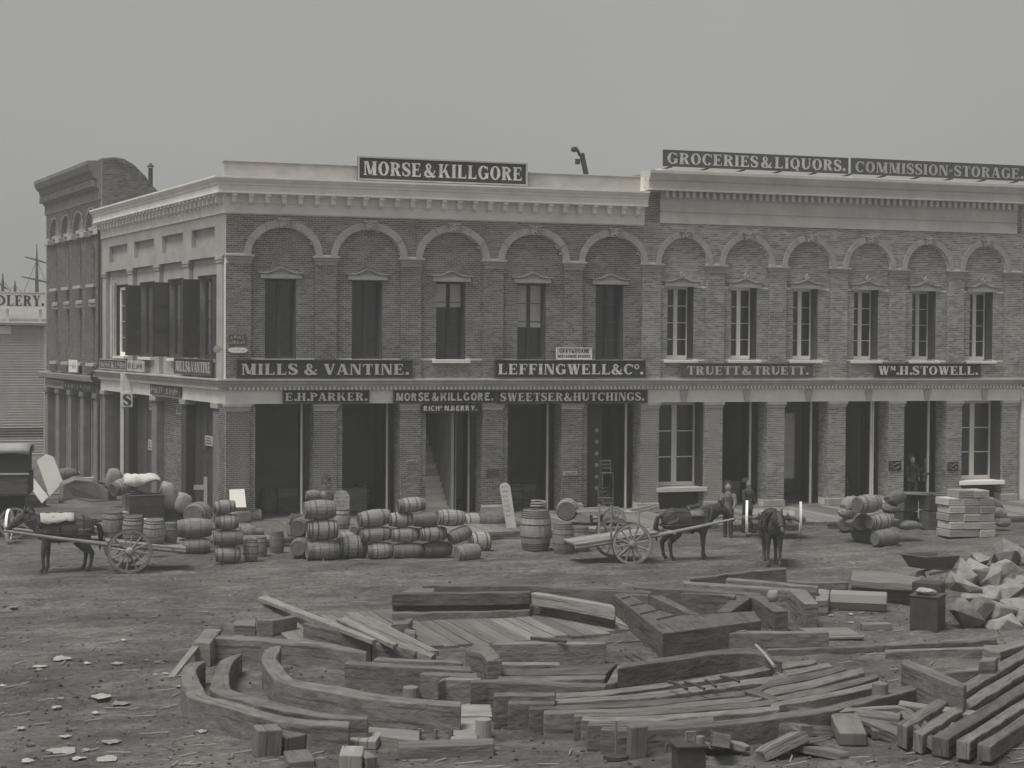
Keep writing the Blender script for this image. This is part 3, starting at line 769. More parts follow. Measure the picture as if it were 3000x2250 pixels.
for x in (15.2, 20.3, 25.35, 30.7): rm.quad((x, .76, 0), (x, 6, 0), (x, 6, 4.2), (x, .76, 4.2))
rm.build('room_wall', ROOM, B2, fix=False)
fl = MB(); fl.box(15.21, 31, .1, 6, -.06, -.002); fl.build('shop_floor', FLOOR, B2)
for i in (0, 5):
    a, b = GP2[i][1], GP2[i+1][0]
    w_ = MB(); w_.box(a, b, .5, .72, 0, .62); w_.build('window_apron', SHUT, B2)  # dark colour stands in for the shadow below the sill
    window(B2, a+.03, b-.03, .80, 3.86, .70, WHITEP, 2, 3, .11, .20, mun=.035)
    s = MB(); s.box(b-.08, b-.012, .12, .695, .80, 3.86); s.build('dark_reveal_panel', SHUT, B2)  # same dark lining, ground floor reveal
    s = MB(); s.box(a-.08, b+.10, -.05, .69, .63, .79); s.build('window_sill', WHITEP, B2, bevel=.012)
for i in (1, 2, 3, 4):
    b = GP2[i+1][0]
    d = MB(); d.box(b-.36, b-.30, .72, .80, 0, 3.86)
    if i == 3: d.box(b-.27, b-.22, .72, .80, 0, 3.86)
    d.build('door_post', WHITEP, B2)
    d = MB(); d.box(b-.24, b-.18, .82, 1.65, .02, 3.84)
    for k in range(4): d.box(b-.265, b-.241, .88, 1.58, .2+k*.92, .2+k*.92+.7)
    d.build('door_leaf', IRON, B2)
gd = MB(); gd.box(20.95, 21.9, 1.6, 1.66, .9, 3.4); gd = gd.build('glazed_door', PALEROOM, B2)
gb = MB()
for k in range(5): gb.box(20.95, 21.9, 1.585, 1.599, .9+k*.62-.015, .9+k*.62+.015)
for k in range(3): gb.box(20.95+k*.46, 20.98+k*.46, 1.583, 1.597, .9, 3.4)
gb.build('glazing_bar', STUCCO2, gd)

# ------------------------------------------------------------------ the next store, just inside the right edge
B4 = thing('neighbour_store', 'sliver of the next brick store at the right edge of the row', 'building')
w_ = MB(); w_.box(30.82, 36, .02, .5, 4.73, 11.6); w_.box(30.9, 31.6, .02, .6, 0, 3.9) ; w_.box(30.82, 36, -.02, .6, 3.901, 4.3); po = w_.build('front_wall', MORTAR2, B4, fix=False)
w_ = MB(); brick_rows(w_, front(.02), 30.83, 33, 4.74, 11.5); brick_rows(w_, front(.02), 32.4, 33, 0.1, 3.9); w_.build('brickwork', BRICK2, po, kind='stuff', fix=False)
w_ = MB(); w_.box(30.83, 36, -.3, .02, 4.4, 4.72); w_.box(30.85, 36, -.5, .5, 11.6, 12.0); w_.build('belt_course', STUCCO2, B4)
w_ = MB(); w_.box(31.0, 33, -.04, .2, 3.2, 3.42); w_.build('transom', WHITEP, B4)
w_ = MB(); w_.box(30.95, 33, .65, .7, 0, 3.9); w_.build('door_leaf', IRON, B4)

MORTAR3 = mat('grey_mortar', .26, .36, 2.0, .95)
# ------------------------------------------------------------------ three-storey building up the side street
B3 = thing('side_street_building', 'tall narrow three-storey brick building with curved gable up the side street', 'building')
w_ = MB(ML)
PB3 = [-27.7, -25.24, -22.78, -20.32, -17.85]
wn3 = []
for i in range(4):
    c = (PB3[i]+PB3[i+1])/2
    wn3 += [(c-.62, c+.62, 8.4, 10.5), (c-.62, c+.62, 5.0, 7.4), (c-.85, c+.85, .1, 3.5)]
holes(w_, -28.05, -17.3, 0, 11.9, .25, .7, wn3)
for p in PB3: w_.box(p-.33, p+.33, 0, .249, 4.5, 10.7)
for i in range(4):
    c = (PB3[i]+PB3[i+1])/2
    arch_front(w_, c, 10.7, 1.0, .95, PB3[i] if i else -28.06, PB3[i+1] if i < 3 else -17.3, 11.9, 0, .248, 14)
po = w_.build('front_wall', MORTAR3, B3, fix=False)
w_ = MB(ML)
for p in PB3: brick_rows(w_, front(0), p-.33, p+.33, 4.5, 10.6)
brick_rows(w_, front(0), -28.05, -17.32, 10.75, 11.85, lambda x_, z_: any(((x_-(PB3[i]+PB3[i+1])/2)/1.08)**2+((z_-10.7)/1.03)**2 < 1 for i in range(4)))
for i in range(4): brick_rows(w_, front(.25), PB3[i]+.33, PB3[i+1]-.33, 4.5, 11.6, lambda x_, z_: any(h[0]-.02 < x_ < h[1]+.02 and h[2] < z_ < h[3]+.02 for h in wn3) or (z_ > 10.7 and ((x_-(PB3[i]+PB3[i+1])/2)/1.0)**2+((z_-10.7)/.95)**2 > 1))
for p in PB3: brick_rows(w_, front(0), p-.3, p+.3, 0.1, 3.5)
w_.build('brickwork', BRICK3, po, kind='stuff', fix=False)
for i, (a, b, c, d) in enumerate(wn3):
    window(B3, a, b, c, d, .6, SHUT, 2, 3, .07, .1, ML)
    if c > 4:
        s = MB(ML); s.box(a-.1, b+.1, -.06, .3, c-.14, c-.005); s.build('window_sill', STUCCO2, B3)
        s = MB(ML); s.box(a-.14, b+.14, .08, .27, d+.005, d+.16); s.box(a+.1, b-.1, .02, .26, d+.161, d+.34); s.build('window_hood', STONE, B3, bevel=.03)
for p in PB3:
    s = MB(ML); s.box(p-.40, p+.40, -.12, .2, 10.45, 10.7); s.build('impost', STUCCO2, B3, bevel=.02)
    s = MB(ML); s.box(p-.30, p+.30, -.10, .24, 0, 3.5); s.box(p-.36, p+.36, -.16, .23, 3.501, 3.72); s.build('ground_column', GREYST, B3, bevel=.03)
s = MB(ML); s.box(-28.1, -17.31, -.06, .5, 3.73, 4.15); s.build('lintel_band', GREYST, B3)
s = MB(ML); s.box(-28.15, -17.28, -.35, .2, 4.2, 4.46); s.build('belt_course', GREYST, B3, bevel=.04)
s = MB(ML); s.prism([(0.3, 11.9), (-.06, 11.9), (-.06, 12.35), (-.14, 12.4), (-.14, 12.75), (-.28, 12.8), (-.34, 13.0), (-.46, 13.1), (-.56, 13.35), (-.56, 13.5), (.3, 13.55)], -28.2, -17.28, 'x'); s.build('cornice', GREYST, B3)
s = MB(ML)
for i in range(44): s.box(-28.05+i*.245, -27.94+i*.245, -.34, -.141, 12.45, 12.74)
s.build('cornice_dentil_course', GREYST, B3, kind='stuff')
gab = [(.0, 0), (0, 13.55), (.5, 13.62), (.95, 13.58), (1.38, 13.35), (1.87, 12.88), (2.12, 12.55), (2.6, 12.1), (6, 11.6), (6, 0)]
s = MB(ML); s.prism([(p[0]+.02, p[1]) for p in gab], -17.75, -17.27, 'x'); po = s.build('gable_wall', MORTAR3, B3)
s = MB(ML)
def gabz(y):
    for (p, q) in zip(gab[1:-2], gab[2:-1]):
        if p[0] <= y <= q[0]: return p[1]+(q[1]-p[1])*(y-p[0])/(q[0]-p[0]+1e-9)
    return 11
brick_rows(s, lambda a, b, z: (-17.27+b, a, z), .06, 3.2, 10.9, 13.6, lambda y_, z_: z_ > gabz(y_)-.04)
s.build('brickwork', BRICK3, po, kind='stuff', fix=False)
s = MB(ML)
for p, q in zip(gab[1:-2], gab[2:-1]): s.prism([(p[0]+.02, p[1]), (q[0]+.02, q[1]), (q[0]+.02, q[1]+.07), (p[0]+.02, p[1]+.07)], -17.8, -17.2, 'x')
s.build('gable_coping', GREYST, B3)
rf = MB(ML); rf.prism([(p[0]+.02, p[1]-.05) for p in gab[1:-1]]+[(6, 10), (0.3, 10)], -28.0, -17.76, 'x'); rf.build('roof', ROOFM, B3)
cp = F(441, 560, 20.0)
ch = thing('stovepipe', 'thin dark stovepipe with conical cap above the side street roof', 'chimney', (cp.x, 20, 0))
c = MB(); c.tube([(0, 0, 10.5), (0, 0, F(441, 492, 20).z)], .10, 12); c.build('pipe', IRON, ch)
zt = F(441, 492, 20).z
c = MB(); c.lathe([(zt+.05, .17), (zt+.07, .17), (zt+.22, .02)], 14, None, 'z'); c.tube([(-.07, 0, zt-.02), (-.07, 0, zt+.06)], .015, 5); c.tube([(.07, 0, zt-.02), (.07, 0, zt+.06)], .015, 5); c.build('cap', IRON, ch)
# bent pipe behind the parapet
p0 = F(1722, 535, 4.0); p1 = F(1704, 449, 4.0); dx = p1.x-p0.x
ch = thing('bent_chimney', 'leaning dark flue pipe with a hooked knob top behind the parapet', 'chimney', (p0.x, 4, 0))
c = MB(); c.tube([(-dx*.6, 0, 11.2), (0, 0, p0.z), (dx, 0, p1.z)], .10, 12); c.build('pipe', IRON, ch)
c = MB(); c.box(dx-.24, dx-.08, -.07, .07, p1.z-.42, p1.z-.22); c.build('bracket', IRON, ch)
c = MB(); c.tube([(dx-.06, 0, p1.z-.10), (dx-.14, 0, p1.z+.06), (dx-.24, 0, p1.z+.16), (dx-.32, 0, p1.z+.14), (dx-.37, 0, p1.z+.06)], [.05, .06, .09, .12, .08], 10); c.build('knob', IRON, ch, smooth=True)

# ------------------------------------------------------------------ clapboard building beyond, and the masts behind it
B5 = thing('clapboard_building', 'pale clapboard building with sloping roof at the far left', 'building', (0, 40, 0))
xr = F(137, 1000, 40).x; zE = F(60, 952, 40).z; zR = F(60, 908, 40).z
w_ = MB(); w_.box(xr-14, xr, .05, 10, ZG, zE-40*0); w_.build('wall', CLAP, B5)
w_ = MB(); z = ZG; hcl = .145
while z < zE-.1:
    w_._add([(xr-14, -.07, z), (xr+.01, -.07, z), (xr+.01, .045, z+hcl), (xr-14, .045, z+hcl), (xr-14, .045, z), (xr+.01, .045, z)], [(0, 1, 2, 3), (0, 4, 5, 1)]); z += hcl
w_.build('clapboard', CLAP, B5, kind='stuff', fix=False)
w_ = MB(); w_.box(xr-.16, xr+.03, -.04, .1, ZG, zE); w_.build('corner_board', STUCCO, B5)
w_ = MB(); w_.prism([(-.4, zE), (-.4, zE+.12), (1.6, zR+.1), (8, zR+.1), (8, zE)], xr-14, xr+.15, 'x'); w_.build('roof', ROOFM, B5)
zb = F(60, 1276, 40).z
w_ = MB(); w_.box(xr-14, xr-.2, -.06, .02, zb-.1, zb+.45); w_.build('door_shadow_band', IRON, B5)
w_ = MB(); w_.box(xr-14, F(32, 960, 40).x, -.10, -.05, F(0, 978, 40).z, F(0, 955, 40).z); w_.build('notice_board', STUCCO, B5)
sa, sb = F(-14, 905, 39.7), F(134, 856, 39.7)
o = sign('roof_sign', 'white sign board with black letters DLERY above the clapboard roof', sa.x, sb.x, sa.z, sb.z, 39.7, [('DLERY.', .03, .97, .2, .8, True)], SIGNW, LETTERK, STUCCO, T=.26)
for px in (22, 118): pst = MB(); q = F(px, 950, 39.9); pst.box(q.x-.07, q.x+.07, 39.76, 39.84, q.z-.1, sa.z+.01); pst.build('bracket', STUCCO, o)
for (px, yt, yards, lab) in ((108, 715, ((762, 34), (820, 44)), 'ship mast with two crossed yards beyond the roof sign'), (8, 800, ((838, 16),), 'shorter ship mast at the far left edge'), (44, 822, (), 'bare thin mast between the two rigged masts')):
    b_ = F(px, 870, 90); t_ = F(px, yt, 90)
    mm = thing('ship_mast', lab, 'mast', (b_.x, 90, 0), group='masts of ships beyond the roofs')
    c = MB(); c.tube([(0, 0, -2), (0, 0, b_.z), (0, 0, (b_.z*.4+t_.z*.6)), (0, 0, t_.z)], [.2, .17, .10, .03], 8); c.build('spar', IRON, mm)
    for (yy, hw) in yards:
        z_ = F(px, yy, 90).z; k = hw/ppm(b_)
        c = MB(); c.tube([(-k, 0, z_+.25), (0, -.1, z_), (k, 0, z_-.3)], [.04, .09, .04], 6); c.build('yard', IRON, mm)
    c = MB()
    for s_ in (-1, 1): c.tube([(s_*1.4, 0, b_.z-.5), (0, 0, b_.z*.3+t_.z*.7)], .02, 4)
    c.build('rigging', IRON, mm)

# ------------------------------------------------------------------ signs
def fs(pxa, pya, pxb, pyb, y): a = F(pxa, pya, y); b = F(pxb, pyb, y); return a.x, b.x, b.z, a.z
sign('rooftop_sign', 'large black sign reading MORSE & KILLGORE on the corner store parapet', 4.45, 10.50, 11.47, 12.27, -.02, [('MORSE_&_KILLGORE', .03, .975, .22, .80, True)], SIGND, LETTER, STUCCO2, thick=.12, fw=.05)
x0, x1, z0, z1 = fs(1937, 442, 2474, 512, -.35)
ob = []
sign('rooftop_sign', 'faded rooftop sign board reading GROCERIES & LIQUORS', 15.52, 22.98, 12.33, 12.92, -.35, [('GROCERIES_&_LIQUORS.', .02, .985, .16, .84, True)], SIGNG, LETTER, None, thick=.06)
sign('rooftop_sign', 'faded rooftop sign board reading COMMISSION = STORAGE at the right', 23.10, 30.70, 12.33, 12.93, -.35, [('COMMISSION=STORAGE.', .02, .985, .14, .80, True)], SIGNG, LETTERF, None, thick=.06)
rail = MB(); rail.box(15.4, 30.8, -.30, .1, 12.19, 12.24); rail.build('sign_bearer', WHITEP, B2)
for i in range(11):
    b = MB(); xx = 15.9+i*1.45; b.tube([(xx, -.28, 12.34), (xx-.45, .6, 12.16)], .035, 6); b.build('sign_brace', IRON, B2)
x0, x1, z0, z1 = fs(693, 1053, 1209, 1108.5, -.14)
sign('fascia_sign', 'wide black sign reading MILLS & VANTINE above the belt course', x0, x1, z0, z1, -.14, [('MILLS & VANTINE.', .025, .98, .2, .78, True)], SIGND, LETTERF, SIGNG, fw=.03)
x0, x1, z0, z1 = fs(1450, 1054, 1891, 1107, -.14)
sign('fascia_sign', 'black sign reading LEFFINGWELL & Co above the belt course', x0, x1, z0, z1, -.14, [('LEFFINGWELL&CO.', .02, .985, .2, .78, True)], SIGND, LETTER, SIGNG, fw=.03, small=(13,))
x0, x1, z0, z1 = fs(1995, 1064, 2380, 1106, -.12)
sign('fascia_sign', 'worn dark sign reading TRUETT & TRUETT', x0, x1, z0, z1, -.12, [('TRUETT_&_TRUETT.', .045, .97, .2, .80, True)], SIGNG, LETTERF, SIGNG, fw=.025)
x0, x1, z0, z1 = fs(2563, 1064, 2873, 1106, -.12)
sign('fascia_sign', 'dark sign reading Wm H. STOWELL at the right', x0, x1, z0, z1, -.12, [('WM.H.STOWELL.', .03, .975, .2, .80, True)], SIGND, LETTER, SIGNG, fw=.025, small=(1,))
for nm, lb, pa_, pb_, txt, sf, sm in (('lintel_sign', 'black sign reading E.H. PARKER over the first doorway', 829, 1081.5, 'E.H.PARKER.', True, ()),
        ('lintel_sign', 'black sign reading MORSE & KILLGORE over the stair doorway', 1152.7, 1451, 'MORSE_&_KILLGORE.', False, ()),
        ('lintel_sign', 'black sign reading SWEETSER & HUTCHINGS over the last corner store doorways', 1454, 1896, 'SWEETSER&HUTCHINGS.', True, ())):
    x0, x1, z0, z1 = fs(pa_, 1143, pb_, 1181, -.11)
    sign(nm, lb, x0, x1, z0, z1, -.11, [(txt, .025, .98, .2, .80, sf)], SIGND, LETTER, SIGNG, fw=.03, serif=sf, small=sm)
x0, x1, z0, z1 = fs(1232, 1185, 1404, 1208, -.1)
sign('lintel_sign', 'small narrow sign reading RICHd N. BERRY under the MORSE & KILLGORE lintel sign', x0, x1, z0, z1, -.1, [('RICHD N.BERRY.', .05, .96, .22, .86, False)], SIGND, LETTER, None, small=(4,))
x0, x1, z0, z1 = fs(1630, 1019, 1733, 1054, -.1)
sign('notice_sign', 'small white sign reading GRAY & DOANE MERCHANDISE BROKERS', x0, x1, z0, z1+.02, -.1, [('GRAY_&_DOANE', .08, .94, .56, .86, False), ('MERCHANDISE BROKERS', .05, .97, .16, .40, False)], SIGNW, LETTERK, STUCCO, fw=.02)
x0, x1, z0, z1 = fs(669, 1018, 726, 1034, -.1)
c = MB(); n = 20
c.prism([(( x0+x1)/2+(x1-x0)/2*math.copysign(abs(math.cos(2*math.pi*i/n))**.6, math.cos(2*math.pi*i/n)), (z0+z1)/2+(z1-z0)/2*math.sin(2*math.pi*i/n)) for i in range(n)], -.08, -.03)
o = tag(c.build('oval_sign', SIGNW), 'small white oval name plate on the corner pilaster', 'sign')
c = MB(); letters(c, '#.#.####', x0+.1, x1-.1, z0+.07, z1-.07, -.085, False); c.build('lettering', LETTERK, o, fix=False)
x0, x1, z0, z1 = fs(671, 980, 722, 1012, -.02)
sign('painted_sign', 'dark panel with faded pale writing above the oval name plate', x0, x1, z0, z1, -.04, [('#####', .1, .9, .6, .9, True), ('#########', .06, .94, .12, .45, False)], SIGNG, LETTERF, thick=.028)
q = F(635, 1023, -.25); c = MB(); c.lathe([(-.03, .0), (-.02, .13), (.02, .13), (.03, 0)], 16, Matrix.Translation((q.x, -.4, q.z)) @ Matrix.Rotation(R(80), 4, 'Z')); c.tube([(q.x, -.4, q.z), (q.x+.25, .05, q.z)], .02, 6)
tag(c.build('disc_sign', STONE), 'small pale round disc sign hung off the corner of the store', 'sign')
# side street signs
sign('side_sign', 'dark sign reading MILLS & VANTINE on the side street front', -5.65, -1.15, 4.80, 5.36, -.12, [('MILLS&VANTINE', .03, .97, .18, .82, True)], SIGNG, LETTERF, SIGNG, ML, fw=.03)
sign('side_sign', 'grey weathered sign at the far end of the side street front', -16.9, -12.5, 4.79, 5.21, -.12, [('##### & #####', .04, .96, .2, .8, True)], SIGNG, LETTERF, STUCCO2, ML, fw=.03)
sign('side_sign', 'pale lettered sign between the grey signs of the side street front', -12.4, -9.9, 4.78, 5.2, -.12, [('#######', .06, .94, .25, .8, True)], STUCCO2, LETTERK, None, ML)
sign('side_sign', 'dark lintel sign in two panels over the side street doors', -9.05, -4.95, 3.96, 4.36, -.10, [('######', .03, .45, .2, .8, True), ('####', .55, .95, .2, .8, True)], SIGNG, LETTERF, None, ML)
for i, (a, z_, w2, h2, lb) in enumerate(((-13.7, 1.0, .8, .4, 'lowest pale notice pasted on the far side street door'), (-13.6, 2.45, .8, .35, 'pale notice pasted halfway up the far side street door'), (-10.6, 3.3, .8, .6, 'upper pale notice on the second side street door'), (-10.7, 1.75, .5, .4, 'lower small notice on the second side street door'), (-3.2, 2.35, .9, .35, 'pale notice on the side street door nearest the corner'), (-6.8, 3.3, .8, .35, 'pale notice high on the dark side street brick wall'))):
    c = MB(ML); c.box(a, a+w2, .27 if a != -6.8 else .26, .285, z_, z_+h2); o = tag(c.build('notice', STUCCO2), lb, 'notice')
    c = MB(ML)
    for k in range(3): c.box(a+.1, a+w2-.1-.08*k, .262 if a != -6.8 else .252, .268 if a != -6.8 else .258, z_+h2*(.2+.26*k), z_+h2*(.2+.26*k)+.04)
    c.build('lettering', SIGNG, o)
sign('side_notice', 'white notice board on a first floor window of the tall side street building', -22.9, -21.2, 4.55, 5.1, -.1, [('#####', .1, .9, .3, .8, True)], SIGNW, LETTERF, None, ML)
sign('side_lintel_sign', 'grey two-panel sign over the columns of the tall side street building', -27.8, -24.0, 3.76, 4.12, -.1, [('########', .05, .95, .25, .75, True)], STUCCO2, SIGNG, None, ML)
sign('side_lintel_sign', 'dark sign over the nearer columns of the tall side street building', -23.9, -18.0, 3.76, 4.12, -.1, [('#########', .05, .95, .25, .75, True)], SIGNG, LETTERF, None, ML)
# plaques on the piers
for pa_, ya, pb_, yb, m_, lb in ((2604, 1350, 2640, 1378, SIGND, 'dark square plaque on the pier left of the last doorway'), (2777, 1354, 2806, 1380, SIGND, 'dark square plaque on the pier beside the right-hand casement window'),
        (1650, 1381, 1691, 1392, STUCCO2, 'pale narrow plaque on the pier before the last corner store doorway'), (1190, 1349, 1222, 1356, STUCCO2, 'small pale plaque on the pier left of the stairs'), (1425, 1373, 1462, 1392, SIGNG, 'small dark gabled plaque on the pier right of the stairs')):
    x0, x1, z0, z1 = fs(pa_, ya, pb_, yb, -.03)
    c = MB(); c.box(x0, x1, -.045, -.012, z0, z1); o = tag(c.build('plaque', m_), lb, 'plaque')
    c = MB()
    for k in range(2): c.tube([(x0+(x1-x0)*t_, -.05, z0+(z1-z0)*(.3+.4*k+.12*math.sin(t_*9+k))) for t_ in [.1+.08*j for j in range(11)]], .008, 4)
    c.build('lettering', STUCCO2 if m_ is SIGND else SIGNG, o)
# ------------------------------------------------------------------ barrels
def barrel_proto():
    n = 20
    b = MB(); prof = []
    for i in range(13):
        t = -.5+i/12; prof.append((t, .5-.115*(2*t)**2))
    prof = [(-.455, .0), (-.455, .372)]+[(-.5, .375)]+prof+[(.5, .375), (.455, .372), (.455, 0)]
    vs = MB(); vs.lathe(prof, n); body = vs.mesh('body')
    h = MB()
    for t in (-.46, -.36, -.17, .17, .36, .46):
        r = .5-.115*(2*t)**2; e = .022; r0 = .5-.115*(2*(t-e))**2; r1 = .5-.115*(2*(t+e))**2
        h.lathe([(t-e, r0-.01), (t-e, r0+.014), (t+e, r1+.014), (t+e, r1-.01)], n)
    hoops = h.mesh('hoops'); HV = [hoops]
    for ts, e in (((-.46, -.25, .25, .46), .03), ((-.47, -.42, -.37, -.32, -.15, .15, .32, .37, .42, .47), .014)):
        h = MB()
        for t in ts:
            r0 = .5-.115*(2*(t-e))**2; r1 = .5-.115*(2*(t+e))**2; h.lathe([(t-e, r0-.01), (t-e, r0+.013), (t+e, r1+.013), (t+e, r1-.01)], n)
        HV.append(h.mesh('hoops'))
    hd = MB(); hd.lathe([(-.452, .0), (-.458, .366), (-.44, .366)], n)
    for k in range(4): pass
    head = hd.mesh('head')
    body.materials.append(STAVE); head.materials.append(HEADM)
    for me in HV: me.materials.append(HOOP); me.polygons.foreach_set('use_smooth', [True]*len(me.polygons))
    return body, HV, head
BODY, HOOPS, HEAD = barrel_proto()
def barrel(label, loc, L=.8, D=.6, yaw=0.0, up=False, tilt=0.0, name='barrel', group='barrels in front of the stores', pale=None, cat='barrel'):
    rot = Matrix.Rotation(R(yaw), 4, 'Z') @ Matrix.Rotation(R(tilt), 4, 'Y')
    if up: rot = Matrix.Rotation(R(tilt), 4, 'X') @ Matrix.Rotation(R(yaw), 4, 'Z') @ Matrix.Rotation(R(90), 4, 'Y')
    rot = rot @ Matrix.Rotation(random.uniform(0, 6), 4, 'X')
    e = thing(name, label, cat, loc, rot.to_euler(), group, (L, D, D))
    b = put('body', BODY, None, e); put('hoops', random.choice(HOOPS), None, e); put('head', HEAD, None, e)
    h = put('head', HEAD, None, e); h.rotation_euler = (0, 0, math.pi)
    return e
def side(label, x0, x1, y0, y1, yb, yaw=0, tilt=0, fat=1.0, Y=None, up=False, **k):
    # a barrel that shows as this box in the plate; yb: plate row where its pile meets the ground
    cx, cy = (x0+x1)/2, (y0+y1)/2
    if Y is None: Y = G(cx, yb).y
    p = F(cx, cy, Y); s = ppm(p)
    if up: return barrel(label, (p.x, Y+.25, p.z), (y1-y0)/s*.97, (x1-x0)/s, yaw, True, tilt, **k)
    D_ = (y1-y0)/s*.97*fat; L_ = (x1-x0)/s/(abs(math.cos(R(yaw)))*.93+.07) if abs(yaw) < 40 else D_*1.35
    return barrel(label, (p.x, Y+D_/2, p.z-.03), L_*.98*random.uniform(.96, 1.04), D_*1.05, yaw, False, tilt, **k)
# pile by the corner
side('top barrel of the four-high stack near the store corner', 626, 692, 1464, 1504, 1650, 4, -4)
side('second barrel from the top of the four-high stack near the store corner', 631, 703, 1504, 1551, 1650, 0, 2)
side('third barrel from the top of the four-high stack near the store corner', 630, 714, 1551, 1600, 1650, -4)
side('bottom barrel of the four-high stack near the store corner', 633, 706, 1599, 1648, 1650, 3)
side('big barrel lying on top of another just right of the left dray', 522, 622, 1518, 1577, 1622, 2)
side('big barrel lying under another just right of the left dray', 524, 617, 1575, 1623, 1622, -3)
side('dark hogshead with its round end showing behind the four-high stack', 545, 625, 1478, 1535, 1580, 62, fat=1.25)
side('large hogshead lying on the sidewalk behind the four-high stack', 694, 770, 1486, 1543, 1548, -2)
side('small keg lying right of the four-high stack', 706, 752, 1538, 1576, 1590, 6)
side('tiny keg lying beside the small keg', 750, 776, 1545, 1566, 1590, -8)
side('upright keg with pale hoops at the foot of the four-high stack', 718, 762, 1580, 1645, 1645, 12, up=True)
side('narrower upright keg behind the pale-hooped keg', 752, 788, 1574, 1634, 1630, 50, up=True)
side('dark upright keg alone between the two left piles', 794, 838, 1556, 1628, 1622, 20, up=True)
side('upright barrel with rags on its lid left of the middle pile', 845, 891, 1514, 1585, 1600, 80, up=True)
side('barrel end-on at the left edge of the middle pile', 868, 908, 1515, 1572, 1628, 62)
side('lower barrel end-on at the left edge of the middle pile', 866, 904, 1575, 1630, 1634, 66)
# middle pile
side('broad barrel on top of the left column of the middle pile', 894, 988, 1464, 1522, 1640, 3)
side('broad barrel in the middle of the left column of the middle pile', 903, 997, 1521, 1581, 1640, -3)
side('broad barrel at the bottom of the left column of the middle pile', 904, 998, 1582, 1641, 1640, 2)
side('barrel stood on end behind the top of the middle pile', 984, 1032, 1492, 1553, 1600, 30, up=True)
side('pale wicker-wrapped barrel low in the middle pile', 996, 1081, 1570, 1636, 1634, -6)
side('second bottom barrel behind the pale wicker-wrapped barrel', 985, 1066, 1556, 1600, 1612, 4)
side('bottom barrel of the middle pile just left of the long row', 1078, 1156, 1588, 1638, 1636, 0)
side('dark keg end-on in the gap of the middle pile', 1028, 1062, 1537, 1566, 1610, 60)
# long row
side('topmost barrel, alone on top of the long row', 1167, 1252, 1456, 1500, 1636, 3, -3)
side('upper row barrel, first from the left in the long row', 1053, 1150, 1492, 1543, 1636, 4, -5)
side('upper row barrel, second from the left in the long row', 1143, 1215, 1499, 1543, 1636, -2)
side('upper row barrel, third from the left in the long row', 1211, 1292, 1500, 1543, 1636, 2)
side('upper row barrel, last on the right in the long row', 1284, 1368, 1492, 1541, 1636, 5, 3)
side('middle row barrel, first from the left in the long row', 1060, 1148, 1541, 1586, 1636, 0)
side('middle row barrel, second from the left in the long row', 1150, 1232, 1543, 1588, 1636, -3)
side('middle row barrel, third from the left in the long row', 1230, 1315, 1541, 1585, 1636, 2)
side('tilted barrel slipping off the right end of the long row', 1318, 1387, 1544, 1588, 1636, 14, -19)
side('bottom row barrel, first from the left in the long row', 1157, 1244, 1589, 1638, 1636, -2)
side('bottom row barrel, second from the left in the long row', 1243, 1330, 1585, 1632, 1634, 4)
side('lone barrel lying in the mud before the right end of the long row', 1342, 1412, 1593, 1644, 1643, 10, -4)
side('barrel lying behind the lone one at the right end of the long row', 1384, 1444, 1558, 1618, 1616, 0)
side('left of two barrels lying on the sidewalk behind the long row', 1362, 1424, 1502, 1552, 1556, 2)
side('right of two barrels lying on the sidewalk behind the long row', 1412, 1488, 1498, 1552, 1556, -2)
side('big upright hogshead with coiled rope on its pale lid', 1531, 1624, 1492, 1616, 1614, 25, up=True, name='hogshead')
side('barrel lying end-on with its round head facing the street', 1640, 1706, 1456, 1530, 1560, 66, fat=.88)
side('upright barrel under the end-on barrel beside the hogshead', 1626, 1690, 1531, 1626, 1622, 10, up=True)
side('dark upright barrel half hidden by the right dray', 1680, 1738, 1543, 1625, 1615, 60, up=True)
# small barrels on the sidewalk behind the middle pile
side('left small barrel on the ledge by the first pier', 899, 940, 1434, 1464, 1530, 3, Y=-2.6)
side('right small barrel on the ledge by the first pier', 938, 980, 1437, 1464, 1530, -3, Y=-2.6)
# right pile
side('top barrel of the pile before the right-hand store', 2514, 2594, 1448, 1503, 1596, 14, -2)
side('middle barrel of the pile before the right-hand store', 2548, 2629, 1504, 1550, 1596, 12)
side('front barrel lying lowest in the pile before the right-hand store', 2565, 2648, 1551, 1600, 1600, 12)
side('small keg end-on beside the front barrel of the right-hand pile', 2511, 2540, 1541, 1583, 1586, 64)
side('small dark keg at the left foot of the right-hand pile', 2467, 2506, 1512, 1556, 1558, 60)
side('dark barrel lying end-on under the top barrel of the right-hand pile', 2512, 2560, 1500, 1554, 1590, 60)
side('barrel half hidden between the front and top barrels of the right-hand pile', 2540, 2600, 1545, 1592, 1588, 30)
# barrels far up the side street
for px, py, h, lb in ((196, 1390, 40, 'barrel lying by the side street columns behind the loose boards'), (78, 1290, 26, 'far barrel below the clapboard wall')):
    side(lb, px-26, px+26, py-h/2, py+h/2, py+h/2+6, 20)

SADDLE = mat('saddle_leather', .10, .22, 6, .8, obj=True)
